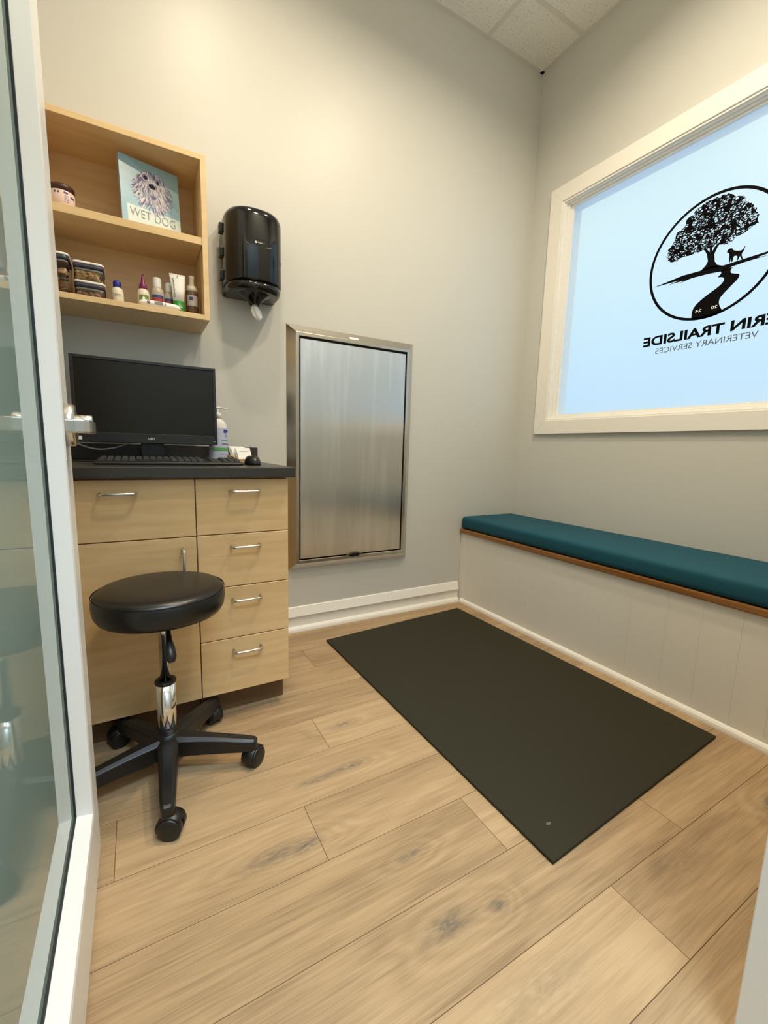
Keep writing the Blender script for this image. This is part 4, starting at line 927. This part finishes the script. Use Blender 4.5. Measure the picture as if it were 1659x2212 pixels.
crown = [(-0.828, 1.913), (-0.837, 1.94), (-0.86, 1.967), (-0.867, 2.003), (-0.897, 2.014), (-0.904, 2.045), (-0.933, 2.056), (-0.937, 2.074), (-0.969, 2.082), (-1.002, 2.088), (-1.029, 2.088), (-1.056, 2.085), (-1.076, 2.081), (-1.095, 2.054), (-1.11, 2.057), (-1.131, 2.04), (-1.144, 2.012), (-1.161, 1.995), (-1.174, 1.981), (-1.173, 1.966), (-1.184, 1.952), (-1.188, 1.917), (-1.168, 1.915), (-1.157, 1.906), (-1.136, 1.896), (-1.118, 1.893), (-1.097, 1.879), (-1.075, 1.877), (-1.047, 1.891), (-1.027, 1.883), (-1.0, 1.882), (-0.979, 1.879), (-0.942, 1.88), (-0.905, 1.881), (-0.883, 1.873), (-0.863, 1.874), (-0.836, 1.895)]
jag = []
for i, p in enumerate(crown):   # ragged leaf edge
    q = crown[(i+1) % len(crown)]; dv = Vector(q)-Vector(p); nn = Vector((dv.y, -dv.x)).normalized()
    for t_ in (0.0, 0.33, 0.66):
        c_ = Vector(p)+dv*t_+nn*random.uniform(-0.005, 0.003); jag.append((c_.x, c_.y))
f = MB(); fc = f.bm.faces.new([f.bm.verts.new((XB, y_, z_)) for y_, z_ in jag]); f.build('tree_crown', M['foliage'], lg)
tr_ = [(-0.985, 1.890), (-0.996, 1.880), (-1.007, 1.861), (-1.015, 1.829), (-1.008, 1.813), (-0.990, 1.797), (-1.080, 1.789), (-1.054, 1.802), (-1.042, 1.82), (-1.037, 1.852), (-1.046, 1.877), (-1.058, 1.893), (-1.046, 1.893), (-1.034, 1.880), (-1.028, 1.866), (-1.022, 1.895), (-1.013, 1.895), (-1.018, 1.866), (-1.008, 1.878), (-0.997, 1.892)]
sgn(tr_, 'tree_trunk', M['decal'])
sgn([(-0.785, 1.785), (-0.914, 1.800), (-0.990, 1.798), (-1.035, 1.803), (-1.079, 1.791), (-1.155, 1.793), (-1.262, 1.795), (-1.262, 1.789), (-1.196, 1.783), (-1.235, 1.779), (-1.157, 1.779), (-1.11, 1.776), (-1.078, 1.768), (-1.027, 1.774), (-0.955, 1.777), (-0.902, 1.769), (-0.925, 1.776), (-0.855, 1.777), (-0.905, 1.783)], 'ground_line', M['decal'])
sgn(soft([(-1.070, 1.772), (-1.116, 1.776), (-1.108, 1.762), (-1.11, 1.751), (-1.127, 1.743), (-1.145, 1.737), (-1.142, 1.72), (-1.119, 1.698), (-1.093, 1.673), (-1.08, 1.655), (-1.079, 1.637), (-1.088, 1.616), (-1.100, 1.598), (-1.066, 1.589), (-1.014, 1.586), (-0.976, 1.592), (-0.973, 1.622), (-0.981, 1.647), (-1.004, 1.668), (-1.037, 1.689), (-1.069, 1.706), (-1.087, 1.722), (-1.089, 1.736), (-1.078, 1.745), (-1.060, 1.747), (-1.076, 1.760)]), 'trail', M['decal'])
sgn(soft([(-1.085, 1.845), (-1.090, 1.853), (-1.103, 1.854), (-1.109, 1.840), (-1.136, 1.830), (-1.145, 1.834), (-1.152, 1.850), (-1.148, 1.827), (-1.141, 1.818), (-1.143, 1.807), (-1.149, 1.793), (-1.144, 1.793), (-1.136, 1.812), (-1.131, 1.795), (-1.127, 1.795), (-1.128, 1.814), (-1.112, 1.818), (-1.111, 1.795), (-1.107, 1.795), (-1.104, 1.817), (-1.102, 1.795), (-1.098, 1.795), (-1.096, 1.836), (-1.088, 1.838)]), 'dog', M['decal'])
M['year'] = mat('pale_decal', (0.75, 0.82, 0.85), 0.5)
text_part('20', 'year_lettering', M['year'], lg, (0.0382, -1.076, 1.618), (0, 1, 0), (0, 0, 1), height=0.013, width=0.024, align='LEFT', bold=0.02)
text_part('24', 'year_lettering', M['year'], lg, (0.0382, -1.014, 1.617), (0, 1, 0), (0, 0, 1), height=0.013, width=0.026, align='LEFT', bold=0.02)
text_part('ERIN TRAILSIDE', 'name_lettering', M['decal'], lg, (0.039, -1.294, 1.506), (0, 1, 0), (0, 0, 1), height=0.045, width=0.531, align='LEFT', bold=0.034)
text_part('VETERINARY SERVICES', 'service_lettering', M['decal_grey'], lg, (0.039, -1.240, 1.464), (0, 1, 0), (0, 0, 1), height=0.026, width=0.412, align='LEFT', bold=0.0)
